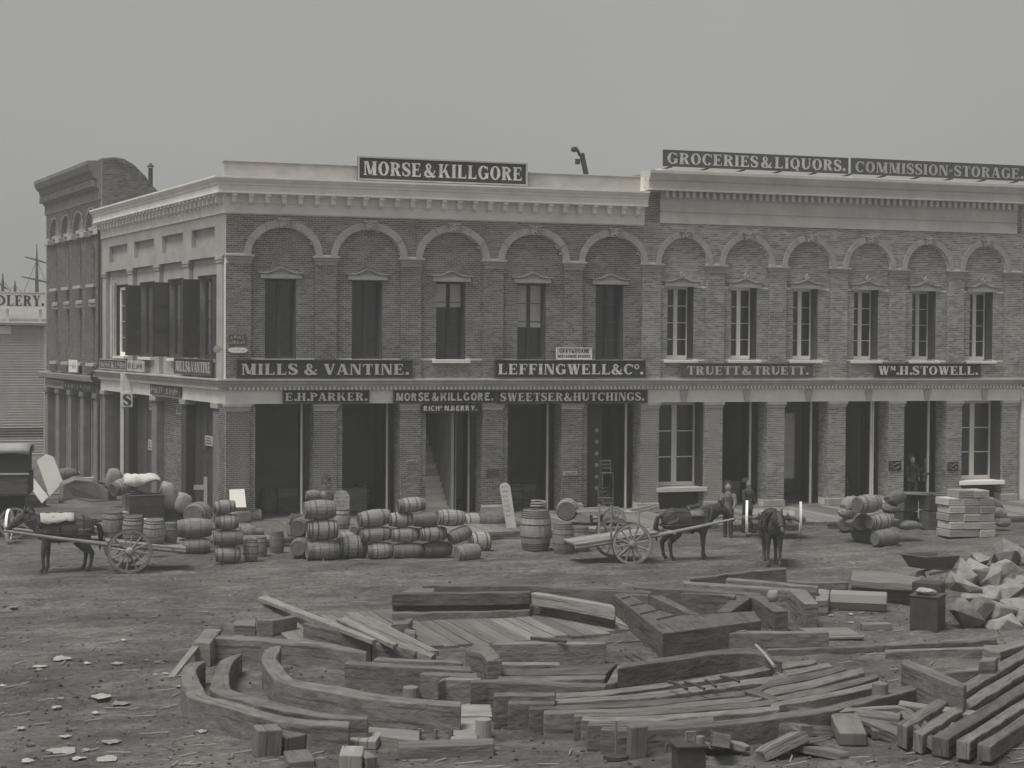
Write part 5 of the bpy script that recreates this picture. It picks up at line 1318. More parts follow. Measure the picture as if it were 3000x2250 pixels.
# ------------------------------------------------------------------ people
def person(label, loc, yaw, coat, hat=True, h=1.72, arm=0.0, trousers=None):
    t = thing('person', label, 'person', loc, (0, 0, R(yaw)), scale=(h/1.75,)*3)
    b = MB()
    b.tube([(0, 0, .88), (0, 0, 1.0), (0, .005, 1.15), (.01, .01, 1.32), (.01, .01, 1.43), (.0, 0, 1.49)], [(.10, .15), (.105, .155), (.10, .14), (.115, .17), (.09, .15), (.05, .06)], 12)
    b.tube([(0, 0, 1.46), (.01, 0, 1.55)], .052, 10)
    b.tube([(.02, 0, 1.53), (.025, 0, 1.58), (.02, 0, 1.65), (.0, 0, 1.71), (-.01, 0, 1.755)], [(.06, .05), (.085, .065), (.098, .076), (.09, .074), (.04, .04)], 12)
    b.tube([(.10, 0, 1.66), (.128, 0, 1.635), (.10, 0, 1.62)], [.012, .018, .012], 6)
    for s_ in (-1, 1):
        b.tube([(-.005, s_*.078, 1.67), (-.01, s_*.088, 1.64), (0, s_*.078, 1.61)], [.012, .02, .01], 6)
        st = .08*s_
        b.tube([(0, s_*.09, .92), (.01+st*.5, s_*.095, .70), (st, s_*.095, .50), (st-.02, s_*.095, .30), (st-.02, s_*.095, .08)], [.085, .078, .056, .052, .04], 10)
        b.tube([(st-.06, s_*.1, .04), (st+.05, s_*.1, .045), (st+.16, s_*.11, .03)], [.04, .045, .03], 8)
        el = Vector((.02+.12*arm, s_*.225, 1.14)); wr = Vector((.10+.28*arm, s_*.215, .92+.24*arm))
        b.tube([(0, s_*.17, 1.42), el, wr], [.055, .043, .030], 10)
        d = (wr-el).normalized(); hb = wr+d*.03
        b.tube([wr, hb+d*.03, hb+d*.07], [(.028, .018), (.042, .018), (.038, .015)], 8)
        for f_ in range(4):
            o_ = Vector((-.025+.017*f_, 0, 0)); L_ = (.055, .068, .072, .058)[f_]
            b.tube([hb+d*.06+o_, hb+d*(.06+L_*.5)+o_+Vector((0, -s_*.006, 0)), hb+d*(.06+L_)+o_+Vector((0, -s_*.018, 0))], [.010, .009, .007], 6)
        b.tube([hb+Vector((.03, 0, 0)), hb+d*.03+Vector((.05, -s_*.01, 0)), hb+d*.06+Vector((.052, -s_*.02, 0))], [.012, .010, .008], 6)
    o = b.build('body', SKIN, t); remesh(o, .014, 3)
    c = MB()
    c.tube([(0, 0, .74), (0, 0, .9), (0, 0, 1.05), (0, .005, 1.18), (.01, 0, 1.34), (.01, 0, 1.45), (0, 0, 1.50)], [(.165, .225), (.15, .205), (.13, .18), (.125, .17), (.14, .20), (.11, .17), (.07, .075)], 14)
    for s_ in (-1, 1):
        el = Vector((.02+.12*arm, s_*.235, 1.14)); wr = Vector((.10+.27*arm, s_*.222, .93+.235*arm)); c.tube([(0, s_*.165, 1.43), (.0, s_*.20, 1.36), el, wr], [.06, .075, .06, .048], 10)
    o = c.build('coat', coat, t); remesh(o, .02, 3)
    c = MB()
    for s_ in (-1, 1):
        st = .08*s_; c.tube([(0, s_*.08, .95), (.01+st*.5, s_*.095, .70), (st, s_*.095, .50), (st-.02, s_*.095, .30), (st-.02, s_*.095, .07)], [.115, .10, .08, .075, .07], 10)
    o = c.build('trousers', trousers or COAT, t); remesh(o, .02, 3)
    c = MB(); c.tube([(-.03, 0, 1.70), (-.035, 0, 1.745), (-.03, 0, 1.775)], [(.105, .085), (.09, .08), (.03, .03)], 10); c.build('hair', MANE, t, smooth=True)
    c = MB()
    for s_ in (-1, 1): st = .08*s_; c.tube([(st-.09, s_*.1, .035), (st+.05, s_*.1, .05), (st+.18, s_*.115, .03)], [.05, .056, .036], 8)
    c.build('boots', LEATHER, t, smooth=True)
    if hat:
        c = MB(); c.lathe([(1.715, .0), (1.712, .19), (1.725, .19), (1.73, .105), (1.84, .10), (1.85, .0)], 18, Matrix.Rotation(R(-4), 4, 'Y'), 'z'); c.build('hat', SHIRT if hat == 2 else COAT, t, smooth=False)
    return t
p = G(2132, 1575); person('man in dark hat and grey shirt standing behind the saddled horse', (p.x, p.y, ZG), -120, TARP, True, 1.74, .6)
p = G(2190, 1560); person('man in dark coat standing between the two centre horses', (p.x, p.y, ZG), -70, COAT, True, 1.72, .2)
p = F(2672, 1480, .5); person('man in dark coat standing in the last doorway behind the crates', (p.x, .5, 0), -100, COAT, True, 1.7, .1)
p = F(2712, 1480, 1.0); person('shorter man in dark clothes at the right side of the last doorway', (p.x, 1.0, 0), -160, COAT, True, 1.62, .8)

# ------------------------------------------------------------------ boxes and sacks at the right
def box_lot(lbl, px0, px1, py0, py1, Y, d, m_, group=None, name='wooden_box'):
    a, b_ = F(px0, py1, Y), F(px1, py0, Y); s_ = MB(); hw = (b_.x-a.x)/2; hh = b_.z-a.z
    s_.box(-hw, hw, 0, d, .003, hh-.003); o = s_.build(name, m_, bevel=.012); o.location = (a.x+hw, Y+random.uniform(-.03, .03), a.z); o.rotation_euler = (0, 0, R(random.uniform(-3, 3)))
    l_ = MB(); l_.box(-hw+.02, hw-.02, -.004, -.001, hh*.33, hh*.36); l_.box(-hw+.02, hw-.02, -.004, -.001, hh*.66, hh*.69); l_.build('board_joint', CRATED, o)
    return tag(o, lbl, 'box', group)
Yb = G(2850, 1574).y
rows = ['bottom', 'second', 'third', 'fourth', 'fifth', 'top']
ys = [1574, 1551, 1528, 1505, 1482, 1459, 1436]
for r_ in range(6):
    off = (0, 6, -4, 5, -3, 8)[r_]; n = 3 if r_ < 5 else 2
    for k in range(n):
        w_ = (2916-2780)/3; x0 = 2780+off*.4+k*w_+(26 if r_ == 5 else 0)
        nm = ('left', 'middle', 'right')[k] if n == 3 else ('left', 'right')[k]
        box_lot('%s box of the %s layer in the pale box stack' % (nm, rows[r_]), x0, x0+w_-.8, ys[r_+1]+.3, ys[r_], Yb+(k == 0)*.02, .75, CRATEP, 'pale boxes stacked at the right')
for k, (px0, px1, py0, py1) in enumerate(((2720, 2778, 1498, 1552), (2722, 2779, 1446, 1497), (2646, 2690, 1500, 1545), (2648, 2690, 1445, 1499))):
    box_lot(('lower dark crate left of the pale box stack', 'upper dark crate left of the pale box stack', 'lower dark crate behind the right-hand barrels', 'upper dark crate behind the right-hand barrels')[k], px0, px1, py0, py1, G(2750, 1552).y if k < 2 else G(2660, 1545).y, .6, CRATED)
plank4('loose_board', 'pale board laid across the dark crates at the right', 'board', [(2640, 1446, 1.2), (2778, 1450, 1.2), (2790, 1443, 1.2), (2646, 1440, 1.2)], .04, WOODP)
Ys = G(2860, 1560).y
for k, (px, py, w_, h_, ti, lb) in enumerate(((2905, 1478, 66, 34, 25, 'upper pale sack slumped on the right of the box stack'), (2922, 1502, 62, 34, 30, 'second pale sack slumped on the right of the box stack'), (2932, 1528, 56, 30, 8, 'lowest pale sack at the foot of the box stack'))): sk(lb, px, py, Ys+.5, w_, h_, 8, ti)
Yr = G(2560, 1590).y
for px, py, w_, h_, ti, lb, m_ in ((2492, 1475, 52, 40, -25, 'pale sack leaning on the top barrel of the right-hand pile', SACK), (2488, 1502, 56, 34, 0, 'darker sack under the leaning one in the right-hand pile', TARP), (2610, 1492, 42, 26, 5, 'small sack right of the top barrel of the right-hand pile', TARP), (2660, 1538, 66, 26, 0, 'flat pale sack lying alone on the mud right of the barrels', SACK), (2622, 1458, 52, 40, -10, 'grey sack propped behind the right-hand pile', TARP), (2495, 1532, 50, 30, 20, 'low sack at the left of the right-hand pile', SACK)):
    sk(lb, px, py, Yr+.5, w_, h_, 5, ti, m_=m_)

# goods just inside the dark doorways
for x_, y_, k, lb in ((1.9, 2.4, 0, 'barrel standing inside the first doorway'), (2.5, 3.0, 1, 'crate stacked inside the first doorway'), (4.9, 2.6, 1, 'crate standing inside the second doorway'), (5.4, 3.2, 0, 'barrel standing inside the second doorway'), (10.9, 2.3, 0, 'barrel standing inside the fourth corner store doorway'), (11.4, 2.9, 1, 'crate standing inside the fourth corner store doorway'), (19.3, 2.2, 1, 'crate standing inside the first right-hand doorway'), (24.4, 2.4, 0, 'barrel standing inside the third right-hand doorway')):
    if k: 
        t = crate(lb, 1000, 1500, .9, .7, .8, random.uniform(-12, 12), CRATE, 0); t.location = (x_, y_, 0)
    else: barrel(lb, (x_, y_, .45), .9, .66, 20, True, group='barrels inside the doorways')
# ------------------------------------------------------------------ ship timbers lying in the street
SH = {'A': (0, 1250), 'C': (1050, 1250), 'D': (1650, 1250), 'E': (2250, 1250), 'K': (0, 1690), 'G': (450, 1690), 'H': (1050, 1690), 'I': (1650, 1690), 'J': (2250, 1690)}
def pt(sh, x_, y_): o = SH[sh]; return o[0]+x_/2.949, o[1]+y_/2.949
def conv(pts, z):
    out = []; sh = None; it = iter(pts)
    for q in pts:
        if isinstance(q, str): sh = q
        else: a, b = pt(sh, *q); out.append(G(a, b, ZG+z))
    return out
def resample(P, n):
    d = [0]
    for a, b in zip(P, P[1:]): d.append(d[-1]+(b-a).length)
    out = []
    for k in range(n):
        s = d[-1]*k/(n-1); i = 0
        while i < len(d)-2 and d[i+1] < s: i += 1
        t = (s-d[i])/max(1e-6, d[i+1]-d[i]); out.append(P[i].lerp(P[i+1], t))
    return out
def smooth(P):
    out = []; n = len(P)
    for i in range(n-1):
        p0, p1, p2, p3 = P[max(0, i-1)], P[i], P[i+1], P[min(n-1, i+2)]
        for k in range(5):
            u = k/5; out.append(.5*((2*p1)+(p2-p0)*u+(2*p0-5*p1+4*p2-p3)*u*u+(3*p1-p0-3*p2+p3)*u**3))
    return out+[P[-1]]
def timber(label, fr, bk, zt=.40, zb=-.06, m_=None, name='timber', curve=True, group='ship timbers in the street', jit=.03):
    A = conv(fr, zt); B = conv(bk, zt)
    if curve and len(A) > 2: A = smooth(A)
    if curve and len(B) > 2: B = smooth(B)
    L_ = sum((b-a).length for a, b in zip(A, A[1:])); n = max(4, min(60, int(L_/.28)))
    A = resample(A, n); B = resample(B, n); vs = []; fs = []; uv = []; u = 0; us = []
    sd_ = random.random()*99
    for i in range(n):
        if i: u += (A[i]-A[i-1]).length
        us.append(u)
        jz = .018*noise.noise((u*.8+sd_, 0, 0)); 
        dA = Vector((noise.noise((u*1.3, sd_, 1)), noise.noise((u*1.3, sd_, 2)), 0))*jit; dB = Vector((noise.noise((u*1.3, sd_, 3)), noise.noise((u*1.3, sd_, 4)), 0))*jit
        a = A[i]+dA; b = B[i]+dB
        vs += [(a.x, a.y, a.z+jz+jit*noise.noise((u*2.1, sd_, 5))), (b.x, b.y, b.z+jz), (b.x-dB.x, b.y-dB.y, ZG+zb), (a.x-dA.x, a.y-dA.y, ZG+zb)]
    W_ = (A[n//2]-B[n//2]).length; H_ = zt-zb; per = [0, W_, W_+H_, 2*W_+H_, 2*W_+2*H_]
    for i in range(n-1):
        for j in range(4):
            fs.append((i*4+j, i*4+(j+1) % 4, i*4+4+(j+1) % 4, i*4+4+j)); uv.append([(us[i], per[j]), (us[i], per[j+1]), (us[i+1], per[j+1]), (us[i+1], per[j])])
    for e in (0, n-1):
        f = [e*4+j for j in range(4)]; fs.append(tuple(f)); uv.append([(sd_, 0), (sd_, W_), (sd_+H_, W_), (sd_+H_, 0)])
    b = MB(); b._add(vs, fs, uv); o = b.build(name, m_ or WOOD, bevel=.02)
    return tag(o, label, 'timber', group)
def knee(label, poly, zt=.42, zb=-.06, m_=None, name='timber', group='ship timbers in the street', cat='timber'):
    P = conv(poly, zt); n = len(P); d = (P[1]-P[0]).normalized(); w_ = Vector((-d.y, d.x, 0))
    T_ = [(p.dot(d), p.dot(w_)) for p in P]; b = MB(); H_ = zt-zb
    vs = [tuple(p) for p in P]+[(p.x, p.y, ZG+zb) for p in P]; fs = [tuple(range(n)), tuple(range(2*n-1, n-1, -1))]; uv = [T_, T_[::-1]]
    s = 0
    for i in range(n):
        j = (i+1) % n; l_ = (P[j]-P[i]).length; fs.append((i, i+n, j+n, j)); uv.append([(s, 0), (s, H_), (s+l_, H_), (s+l_, 0)]); s += l_
    b._add(vs, fs, uv); o = b.build(name, m_ or WOOD, bevel=.02); return tag(o, label, cat, group)

# left nest of curved frames
timber('outermost curved ship frame at the left of the nest', ['G', (440, 724), (300, 745), (240, 815), (246, 930), (300, 1030), (480, 1090), (740, 1165), (1000, 1228), (1300, 1275), (1690, 1288)], ['G', (450, 730), (400, 752), (372, 805), (402, 900), (468, 1022), (600, 1055), (800, 1110), (1050, 1180), (1300, 1225), (1695, 1250)], .42)
timber('second curved ship frame inside the outermost left one', ['G', (750, 658), (610, 700), (530, 780), (500, 900), (492, 965), (570, 1012), (850, 1090), (1100, 1150), (1400, 1205), (1850, 1226)], ['G', (765, 664), (692, 728), (655, 830), (662, 958), (722, 990), (1000, 1060), (1300, 1140), (1600, 1182), (1855, 1195)], .42)
timber('thick curved ship frame hooking round the left inner pit', ['G', (1090, 592), (990, 598), (940, 660), (945, 755), (1000, 830), (1075, 903), (1300, 955), (1600, 1013), (1900, 1060), (2200, 1085), (2500, 1108), (2655, 1110)], ['G', (1105, 600), (1085, 645), (1072, 705), (1112, 770), (1200, 868), (1290, 893), (1600, 948), (1900, 1000), (2200, 1040), (2450, 1062), (2655, 1075)], .46)
timber('long straight dark beam behind the left curved frames', ['G', (470, 560), (540, 531), (900, 552), (1400, 592), (1840, 655)], ['G', (520, 530), (560, 504), (1000, 522), (1500, 560), (1850, 645)], .42, curve=False)
knee('squat beam end lying on the left tip of the long dark beam', ['G', (345, 562), (490, 572), (585, 452), (440, 450)], .46)
plank4('loose_plank', 'narrow plank sloping from the beam end down to the mud at the left', 'plank', [(483, 1990, .03), (572, 1882, .42), (590, 1884, .42), (505, 1990, .03)], .06, WOODP)
timber('short hollowed timber behind the long dark beam at the left', ['G', (890, 372), (1010, 382), (1130, 362), (1240, 337)], ['G', (897, 350), (1000, 364), (1110, 345), (1225, 328)], .34)
timber('pale squared block left of the short hollowed timber', ['G', (700, 420), (885, 420)], ['G', (715, 372), (885, 362)], .22, m_=WOODP)
timber('low dark beam half under the long sloping planks', ['G', (1290, 398), (1640, 482), (1880, 572)], ['G', (1330, 388), (1690, 463), (1905, 545)], .36)
timber('short dark beam under the lower end of the sloping planks', ['G', (1890, 572), (2080, 588), (2400, 690)], ['G', (1900, 545), (2100, 560), (2440, 655)], .38, curve=False)
plank4('loose_plank', 'longest pale plank sloping across the dark beams at the left', 'plank', [(755, 1750, .18), (1090, 1876, .52), (1103, 1872, .52), (778, 1743, .18)], .09, WOODP)
plank4('loose_plank', 'middle narrow plank beside the longest sloping plank', 'plank', [(985, 1812, .40), (1152, 1890, .50), (1166, 1884, .50), (1012, 1808, .40)], .08, WOODP)
plank4('loose_plank', 'wide pale plank, right of the three sloping planks', 'plank', [(1006, 1804, .36), (1215, 1908, .40), (1287, 1906, .36), (1084, 1806, .36)], .10, WOODP)
knee('small dark wedge standing right of the wide pale plank', ['H', (282, 408), (440, 400), (470, 362), (430, 360)], .30)
knee('lower dark wedge below the small standing wedge', ['H', (390, 470), (490, 490), (500, 462), (400, 445)], .18)
# planked floor in the middle of the ring
dk = MB(); dk.box(-2.2, 5.6, -23.6, -17.6, ZG-.05, ZG+.005); dko = dk.build('plank_floor', MUD); tag(dko, 'worn plank floor in the middle of the timber ring', 'floor')
for k in range(24):
    x0 = -2.1+k*.32; a = random.uniform(-.25, .15); b = MB(); b.box(x0, x0+.30, -23.4+a+abs(k-12)*.09, -17.9-abs(k-11)*.10+a, ZG+.006, ZG+random.uniform(.05, .075)); b.build('plank', DECK, dko)
# back rows
timber('lower of two stacked beams at the back left of the ring', ['H', (290, 320), (900, 305), (1480, 285)], ['H', (300, 285), (900, 265), (1480, 245)], .0+.22, curve=False)
timber('upper of two stacked beams at the back left of the ring', ['H', (288, 152), (600, 146), (1100, 142), (1478, 130)], ['H', (300, 138), (620, 130), (1100, 126), (1500, 116)], .62, .34)
timber('middle of the stacked beams at the back left of the ring', ['H', (292, 222), (1000, 215), (1480, 200)], ['H', (300, 196), (1000, 190), (1480, 176)], .41, .2)
timber('upper slanting beam at the back right of the ring', ['H', (1485, 140), (1900, 205), (2215, 268)], ['H', (1540, 130), (1920, 190), (2195, 238)], .58, .3, m_=WOODP)
timber('lower slanting beam at the back right of the ring', ['H', (1480, 205), (1900, 290), (2220, 345)], ['H', (1540, 190), (1920, 262), (2210, 315)], .32)
timber('long thin back rail behind the stacked beams', ['H', (560, 76), (1410, 80), (2000, 110), (2530, 138)], ['H', (550, 64), (1410, 66), (2000, 95), (2530, 122)], .45)
timber('second long back rail lying in front of the thin one', ['H', (1410, 92), (1900, 112), (2510, 162)], ['H', (1410, 80), (1900, 98), (2510, 148)], .40)
knee('short flat pale slab on the back left beams', ['H', (340, 140), (590, 140), (660, 120), (655, 98), (460, 95)], .55, .40, m_=WOODP)
# right-hand group of knees
knee('ladder-marked ship knee bent like an elbow at the right centre', ['I', (438, 152), (858, 487), (1712, 376), (1650, 294), (1190, 326), (990, 332), (830, 288), (535, 130)], .52)
for bi, (a, b) in enumerate((((508, 192), (572, 172)), ((580, 252), (700, 232)), ((668, 322), (832, 284)), ((812, 372), (1000, 328)))):
    p, q = conv(['I', a, b], .525); m2 = MB(); m2.tube([p, q], .03, 6); tag(m2.build('shadow_gap', IRON), ('farthest', 'second', 'third', 'nearest')[bi]+' of four dark rods standing for shadow gaps across the ladder-marked ship knee', 'bar', 'painted shadow gaps across the ship knee')  # dark rods put in for the shadow gaps between boards
knee('slim light-topped beam behind the ladder-marked knee', ['I', (740, 157), (1080, 312), (1195, 327), (850, 158)], .55)
timber('dark upright-sided beam behind the elbow-shaped knee', ['I', (1018, 152), (1240, 152), (1480, 166)], ['I', (1030, 141), (1250, 141), (1500, 151)], .58, curve=False)
knee('long beam ending in a hooked arm with a round pot on it', ['I', (605, 88), (1030, 110), (1560, 146), (1650, 180), (1822, 297), (1945, 290), (1770, 195), (1690, 140), (1560, 128), (1030, 95), (605, 72)], .50)
knee('short forked arm beside the hooked beam', ['I', (1320, 302), (1442, 300), (1635, 170), (1480, 152), (1415, 222)], .48)
knee('long upper beam with a square end pointing to the camera', ['I', (1035, 52), (1500, 86), (1960, 118), (2085, 236), (2205, 230), (2105, 116), (1985, 100), (1500, 66), (1035, 36)], .56)
timber('thin top beam at the back right with a pale end block', ['I', (1405, 20), (1800, 54), (2200, 92)], ['I', (1422, 4), (1800, 36), (2208, 74)], .55)
timber('far dark beam lying behind the knees toward the saddled horse', ['D', (1095, 1312), (1500, 1268), (1930, 1224)], ['D', (1110, 1300), (1500, 1256), (1925, 1212)], .40, curve=False)
pp = conv(['I', (1812, 215)], .50)[0]
b = MB(); b.lathe([(0, .02), (.01, .09), (.08, .13), (.16, .135), (.22, .11), (.25, .10), (.25, .085), (.2, .09)], 16, None, 'z'); o = b.build('pot', CRATE, smooth=True); o.location = pp; tag(o, 'small round pot resting on the hooked beam', 'pot')
# centre
knee('upright blunt block pointing at the camera in the centre', ['H', (920, 628), (985, 586), (1135, 592), (1210, 665), (1240, 722), (1112, 726), (1060, 655), (985, 640)], .60)
timber('straight dark beam right of the blunt centre block', ['H', (1145, 577), (1600, 574), (2135, 571)], ['H', (1200, 556), (1600, 555), (2125, 556)], .40, curve=False)
p, q = conv(['H', (1490, 527), (1795, 558)], .45); b = MB(); b.tube([p, q], .035, 6); tag(b.build('iron_rod', IRON), 'thin iron rod lying on the straight dark centre beam', 'rod')
timber('back light-topped beam left of the blunt centre block', ['H', (125, 714), (500, 737), (905, 747)], ['H', (160, 690), (500, 714), (905, 724)], .36)
timber('dark-sided curved beam left of the blunt centre block', ['H', (-120, 748), (0, 757), (400, 783), (980, 806)], ['H', (-95, 716), (0, 726), (500, 758), (965, 772)], .44)
timber('short beam stepping down left of the blunt centre block', ['H', (525, 834), (700, 852), (1035, 862)], ['H', (560, 812), (800, 820), (1025, 832)], .38)
timber('rounded beam end lowest left of the blunt centre block', ['H', (690, 912), (750, 884), (1060, 892)], ['H', (720, 880), (780, 864), (1060, 872)], .36)
timber('first light-topped beam right of the blunt centre block', ['H', (1225, 758), (1500, 760), (1745, 756)], ['H', (1230, 735), (1500, 735), (1745, 738)], .28)
timber('second light-topped beam right of the blunt centre block', ['H', (1215, 846), (1700, 846), (2140, 836)], ['H', (1222, 790), (1700, 785), (2240, 742)], .30)
timber('third light-topped beam right of the blunt centre block', ['H', (1205, 890), (1700, 888), (2130, 880)], ['H', (1210, 856), (1700, 856), (2140, 848)], .32)
timber('long beam running right from the foot of the blunt block', ['H', (962, 912), (1100, 902), (1500, 918), (2130, 944)], ['H', (985, 888), (1300, 880), (1600, 892), (2150, 920)], .44)
timber('big dark curved beam sweeping across the right centre', ['I', (470, 795), (700, 757), (1000, 714), (1300, 675), (1560, 655), (1700, 665), (1880, 738)], ['I', (520, 750), (720, 715), (1000, 672), (1300, 632), (1540, 612), (1710, 630), (1890, 728)], .58)
knee('broken stub at the left tip of the big dark curved beam', ['I', (370, 925), (480, 905), (620, 770), (520, 740), (440, 800)], .34)
timber('straight low beam behind the big dark curved beam', ['I', (1075, 497), (1500, 487), (2300, 478)], ['I', (1035, 488), (1500, 466), (2280, 466)], .34, curve=False)
plank4('loose_board', 'short flat board on top of the straight low beam', 'board', [(2062, 1851, .37), (2180, 1848, .37), (2190, 1843, .37), (2080, 1846, .37)], .03, WOODP)
plank4('loose_board', 'wide flat board on the ground at the end of the straight low beam', 'board', [(2427, 1867, .10), (2532, 1865, .10), (2486, 1838, .10), (2340, 1840, .10)], .05, WOODP)
for sh, x0, y0, w_, h_, lb in (('I', 1430, 768, 125, 95, 'squared stump before the big dark curved beam'), ('H', 400, 945, 138, 95, 'round-topped stump inside the left curved frames'), ('J', 935, 912, 140, 120, 'round-topped stump on the right curved frames'), ('H', 1030, 1218, 140, 178, 'tall squared stump in the foreground below the blunt block')):
    a = pt(sh, x0+w_/2, y0+h_); base = G(a[0], a[1], ZG+(.35 if sh == 'J' else 0)); k = ppm(base); w2 = w_/2.949/k; h2 = h_/2.949/k*.98
    b = MB(); n = 14 if 'round' in lb else 4
    pr = [(0, .52), (.4, .5), (.96, .5), (1.0, .46)]
    b.lathe([(z_*h2, r_*w2*(1.0 if n > 4 else 1.3)) for z_, r_ in pr], n, Matrix.Rotation(R(40), 4, 'Z'), 'z'); o = b.build('stump', WOODP, bevel=.015); o.location = (base.x, base.y+w2/2, base.z-.03); tag(o, lb, 'stump')

# right-hand nest of curved frames, inner to outer
ring = [
    (['I', (-60, 1050), (400, 1015), (900, 945), (1400, 870), (1800, 800), 'J', (0, 810), (250, 772), (430, 735)], ['I', (-60, 1005), (400, 975), (900, 905), (1400, 835), (1800, 765), 'J', (0, 770), (230, 735), (400, 706)], .50),
    (['I', (-190, 1100), (500, 1055), (1000, 1010), (1500, 940), (1990, 888), 'J', (0, 880), (300, 825), (560, 770)], ['I', (-190, 1062), (500, 1020), (1000, 962), (1500, 895), (1990, 830), 'J', (0, 828), (280, 785), (520, 738)], .48),
    (['I', (-300, 1140), (600, 1118), (1200, 1060), (1660, 1005), 'J', (0, 945), (300, 895), (680, 798)], ['I', (-290, 1108), (600, 1078), (1200, 1020), (1660, 955), 'J', (0, 895), (290, 842), (640, 765)], .46),
    (['I', (-170, 1178), (600, 1165), (1100, 1120), (1700, 1055), 'J', (0, 1035), (400, 945), (830, 825)], ['I', (-165, 1150), (600, 1130), (1100, 1078), (1700, 1012), 'J', (0, 965), (380, 885), (815, 775)], .44),
    (['I', (90, 1200), (700, 1190), (1500, 1130), (1900, 1085), 'J', (0, 1085), (500, 995), (960, 862)], ['I', (100, 1172), (700, 1158), (1500, 1092), (1900, 1042), 'J', (0, 1048), (480, 945), (930, 835)], .42),
    (['I', (155, 1238), (700, 1240), (1400, 1190), (1900, 1140), 'J', (0, 1130), (500, 1045), (1000, 930)], ['I', (165, 1205), (700, 1200), (1400, 1150), (1900, 1100), 'J', (0, 1092), (500, 1005), (980, 890)], .42),
    (['I', (200, 1285), (800, 1280), (1300, 1245)], ['I', (215, 1250), (800, 1245), (1300, 1205)], .42),
    (['I', (325, 1318), (700, 1318), (1200, 1290), (1700, 1240), 'J', (0, 1228), (400, 1185), (800, 1095), (1150, 1005), (1362, 950)], ['I', (335, 1288), (700, 1284), (1200, 1255), (1700, 1200), 'J', (0, 1180), (400, 1130), (800, 1045), (1120, 960), (1370, 905)], .50)]
ring = [(a, b, .38 if i < 7 else .36) for i, (a, b, z) in enumerate(ring)]
nm = ['innermost', 'second', 'third', 'fourth', 'fifth', 'sixth', 'short seventh', 'outermost and tallest']
for i, (a, b, z) in enumerate(ring): timber('%s curved frame of the right-hand nest, counted outward' % nm[i], a, b, z)
timber('stepped beam end at the left of the right-hand nest', ['H', (1165, 1030), (1280, 1022), (1700, 1030)], ['H', (1170, 1000), (1290, 992), (1700, 1000)], .52)
timber('second stepped beam end at the left of the right-hand nest', ['H', (1290, 1095), (1700, 1088)], ['H', (1300, 1065), (1700, 1060)], .44)
timber('diagonal beam lying on the right-hand nest', ['J', (1150, 740), (1400, 850), (1690, 955)], ['J', (1170, 698), (1430, 795), (1720, 930)], .70, .1, curve=False)
timber('dark cross beam right of the diagonal beam', ['J', (1530, 828), (1820, 800)], ['J', (1520, 815), (1820, 785)], .35, curve=False)
knee('blunt dark beam end at the right beside the diagonal stack', ['J', (1820, 730), (1960, 722), (1990, 690), (1850, 695)], .60)
# diagonal stack at the lower right
dg = [(['J', (1200, 1300), (1700, 1000), (2420, 570)], ['J', (1078, 1246), (1640, 900), (2380, 490)], .66),
      (['J', (1330, 1360), (1850, 1060), (2460, 690)], ['J', (1215, 1312), (1720, 1010), (2425, 585)], .62),
      (['J', (1560, 1400), (2000, 1130), (2500, 810)], ['J', (1350, 1365), (1870, 1068), (2465, 700)], .60),
      (['J', (1740, 1430), (2130, 1180), (2520, 930)], ['J', (1575, 1405), (2015, 1138), (2505, 818)], .58),
      (['J', (1930, 1460), (2260, 1240), (2530, 1060)], ['J', (1755, 1435), (2145, 1188), (2525, 938)], .56)]
def narrow(a, b, k):
    out = []
    for p, q in zip(a, b): out.append(p if isinstance(p, str) else (q[0]+(p[0]-q[0])*k, q[1]+(p[1]-q[1])*k))
    return out
for i, (a, b, z) in enumerate(dg): b = narrow(b, a, .70); timber(('uppermost', 'second', 'third', 'fourth', 'lowest')[i]+' long beam of the diagonal stack at the lower right', a, b, z-.30, .0, curve=False)
timber('long low plank lying flush in the mud at the right', ['J', (-10, 632), (800, 604), (1500, 570), (1980, 540)], ['J', (-10, 618), (800, 590), (1500, 556), (1980, 526)], .10)
timber('second low plank half sunk in the mud at the right', ['J', (1010, 650), (1500, 630), (1960, 618)], ['J', (1010, 632), (1500, 614), (1960, 600)], .14)
timber('pale flat slab against the right edge of the picture', ['J', (1850, 612), (1990, 660), (2260, 570)], ['J', (1860, 585), (2010, 590), (2260, 520)], .20, m_=WOODP, curve=False)
# beam ends and blocks along the bottom
blocks = [('I', 1345, 1500, 1175, 1330, 'dark beam end, first from the left in the row along the bottom right'), ('I', 1600, 1690, 1190, 1350, 'dark beam end, second from the left in the row along the bottom right'), ('J', 195, 330, 1258, 1385, 'dark beam end, third from the left in the row along the bottom right'), ('J', 610, 855, 1305, 1450, 'pale angled beam end, fourth from the left in the row along the bottom right'), ('J', 900, 1090, 1290, 1400, 'beam end, fifth from the left in the row along the bottom right')]
for sh, x0, x1, y0, y1, lb in blocks:
    a = pt(sh, (x0+x1)/2, y1); base = G(*a); k = ppm(base); w2 = (x1-x0)/2.949/k; h2 = (y1-y0)/2.949/k
    b = MB(); b.box(-w2/2, w2/2, 0, .9, 0, h2*.8); o = b.build('beam_end', WOOD, bevel=.02); o.location = (base.x, base.y, ZG-.02); o.rotation_euler = (R(8), 0, R(-20)); tag(o, lb, 'timber', 'ship timbers in the street')
jr = random.Random(21)
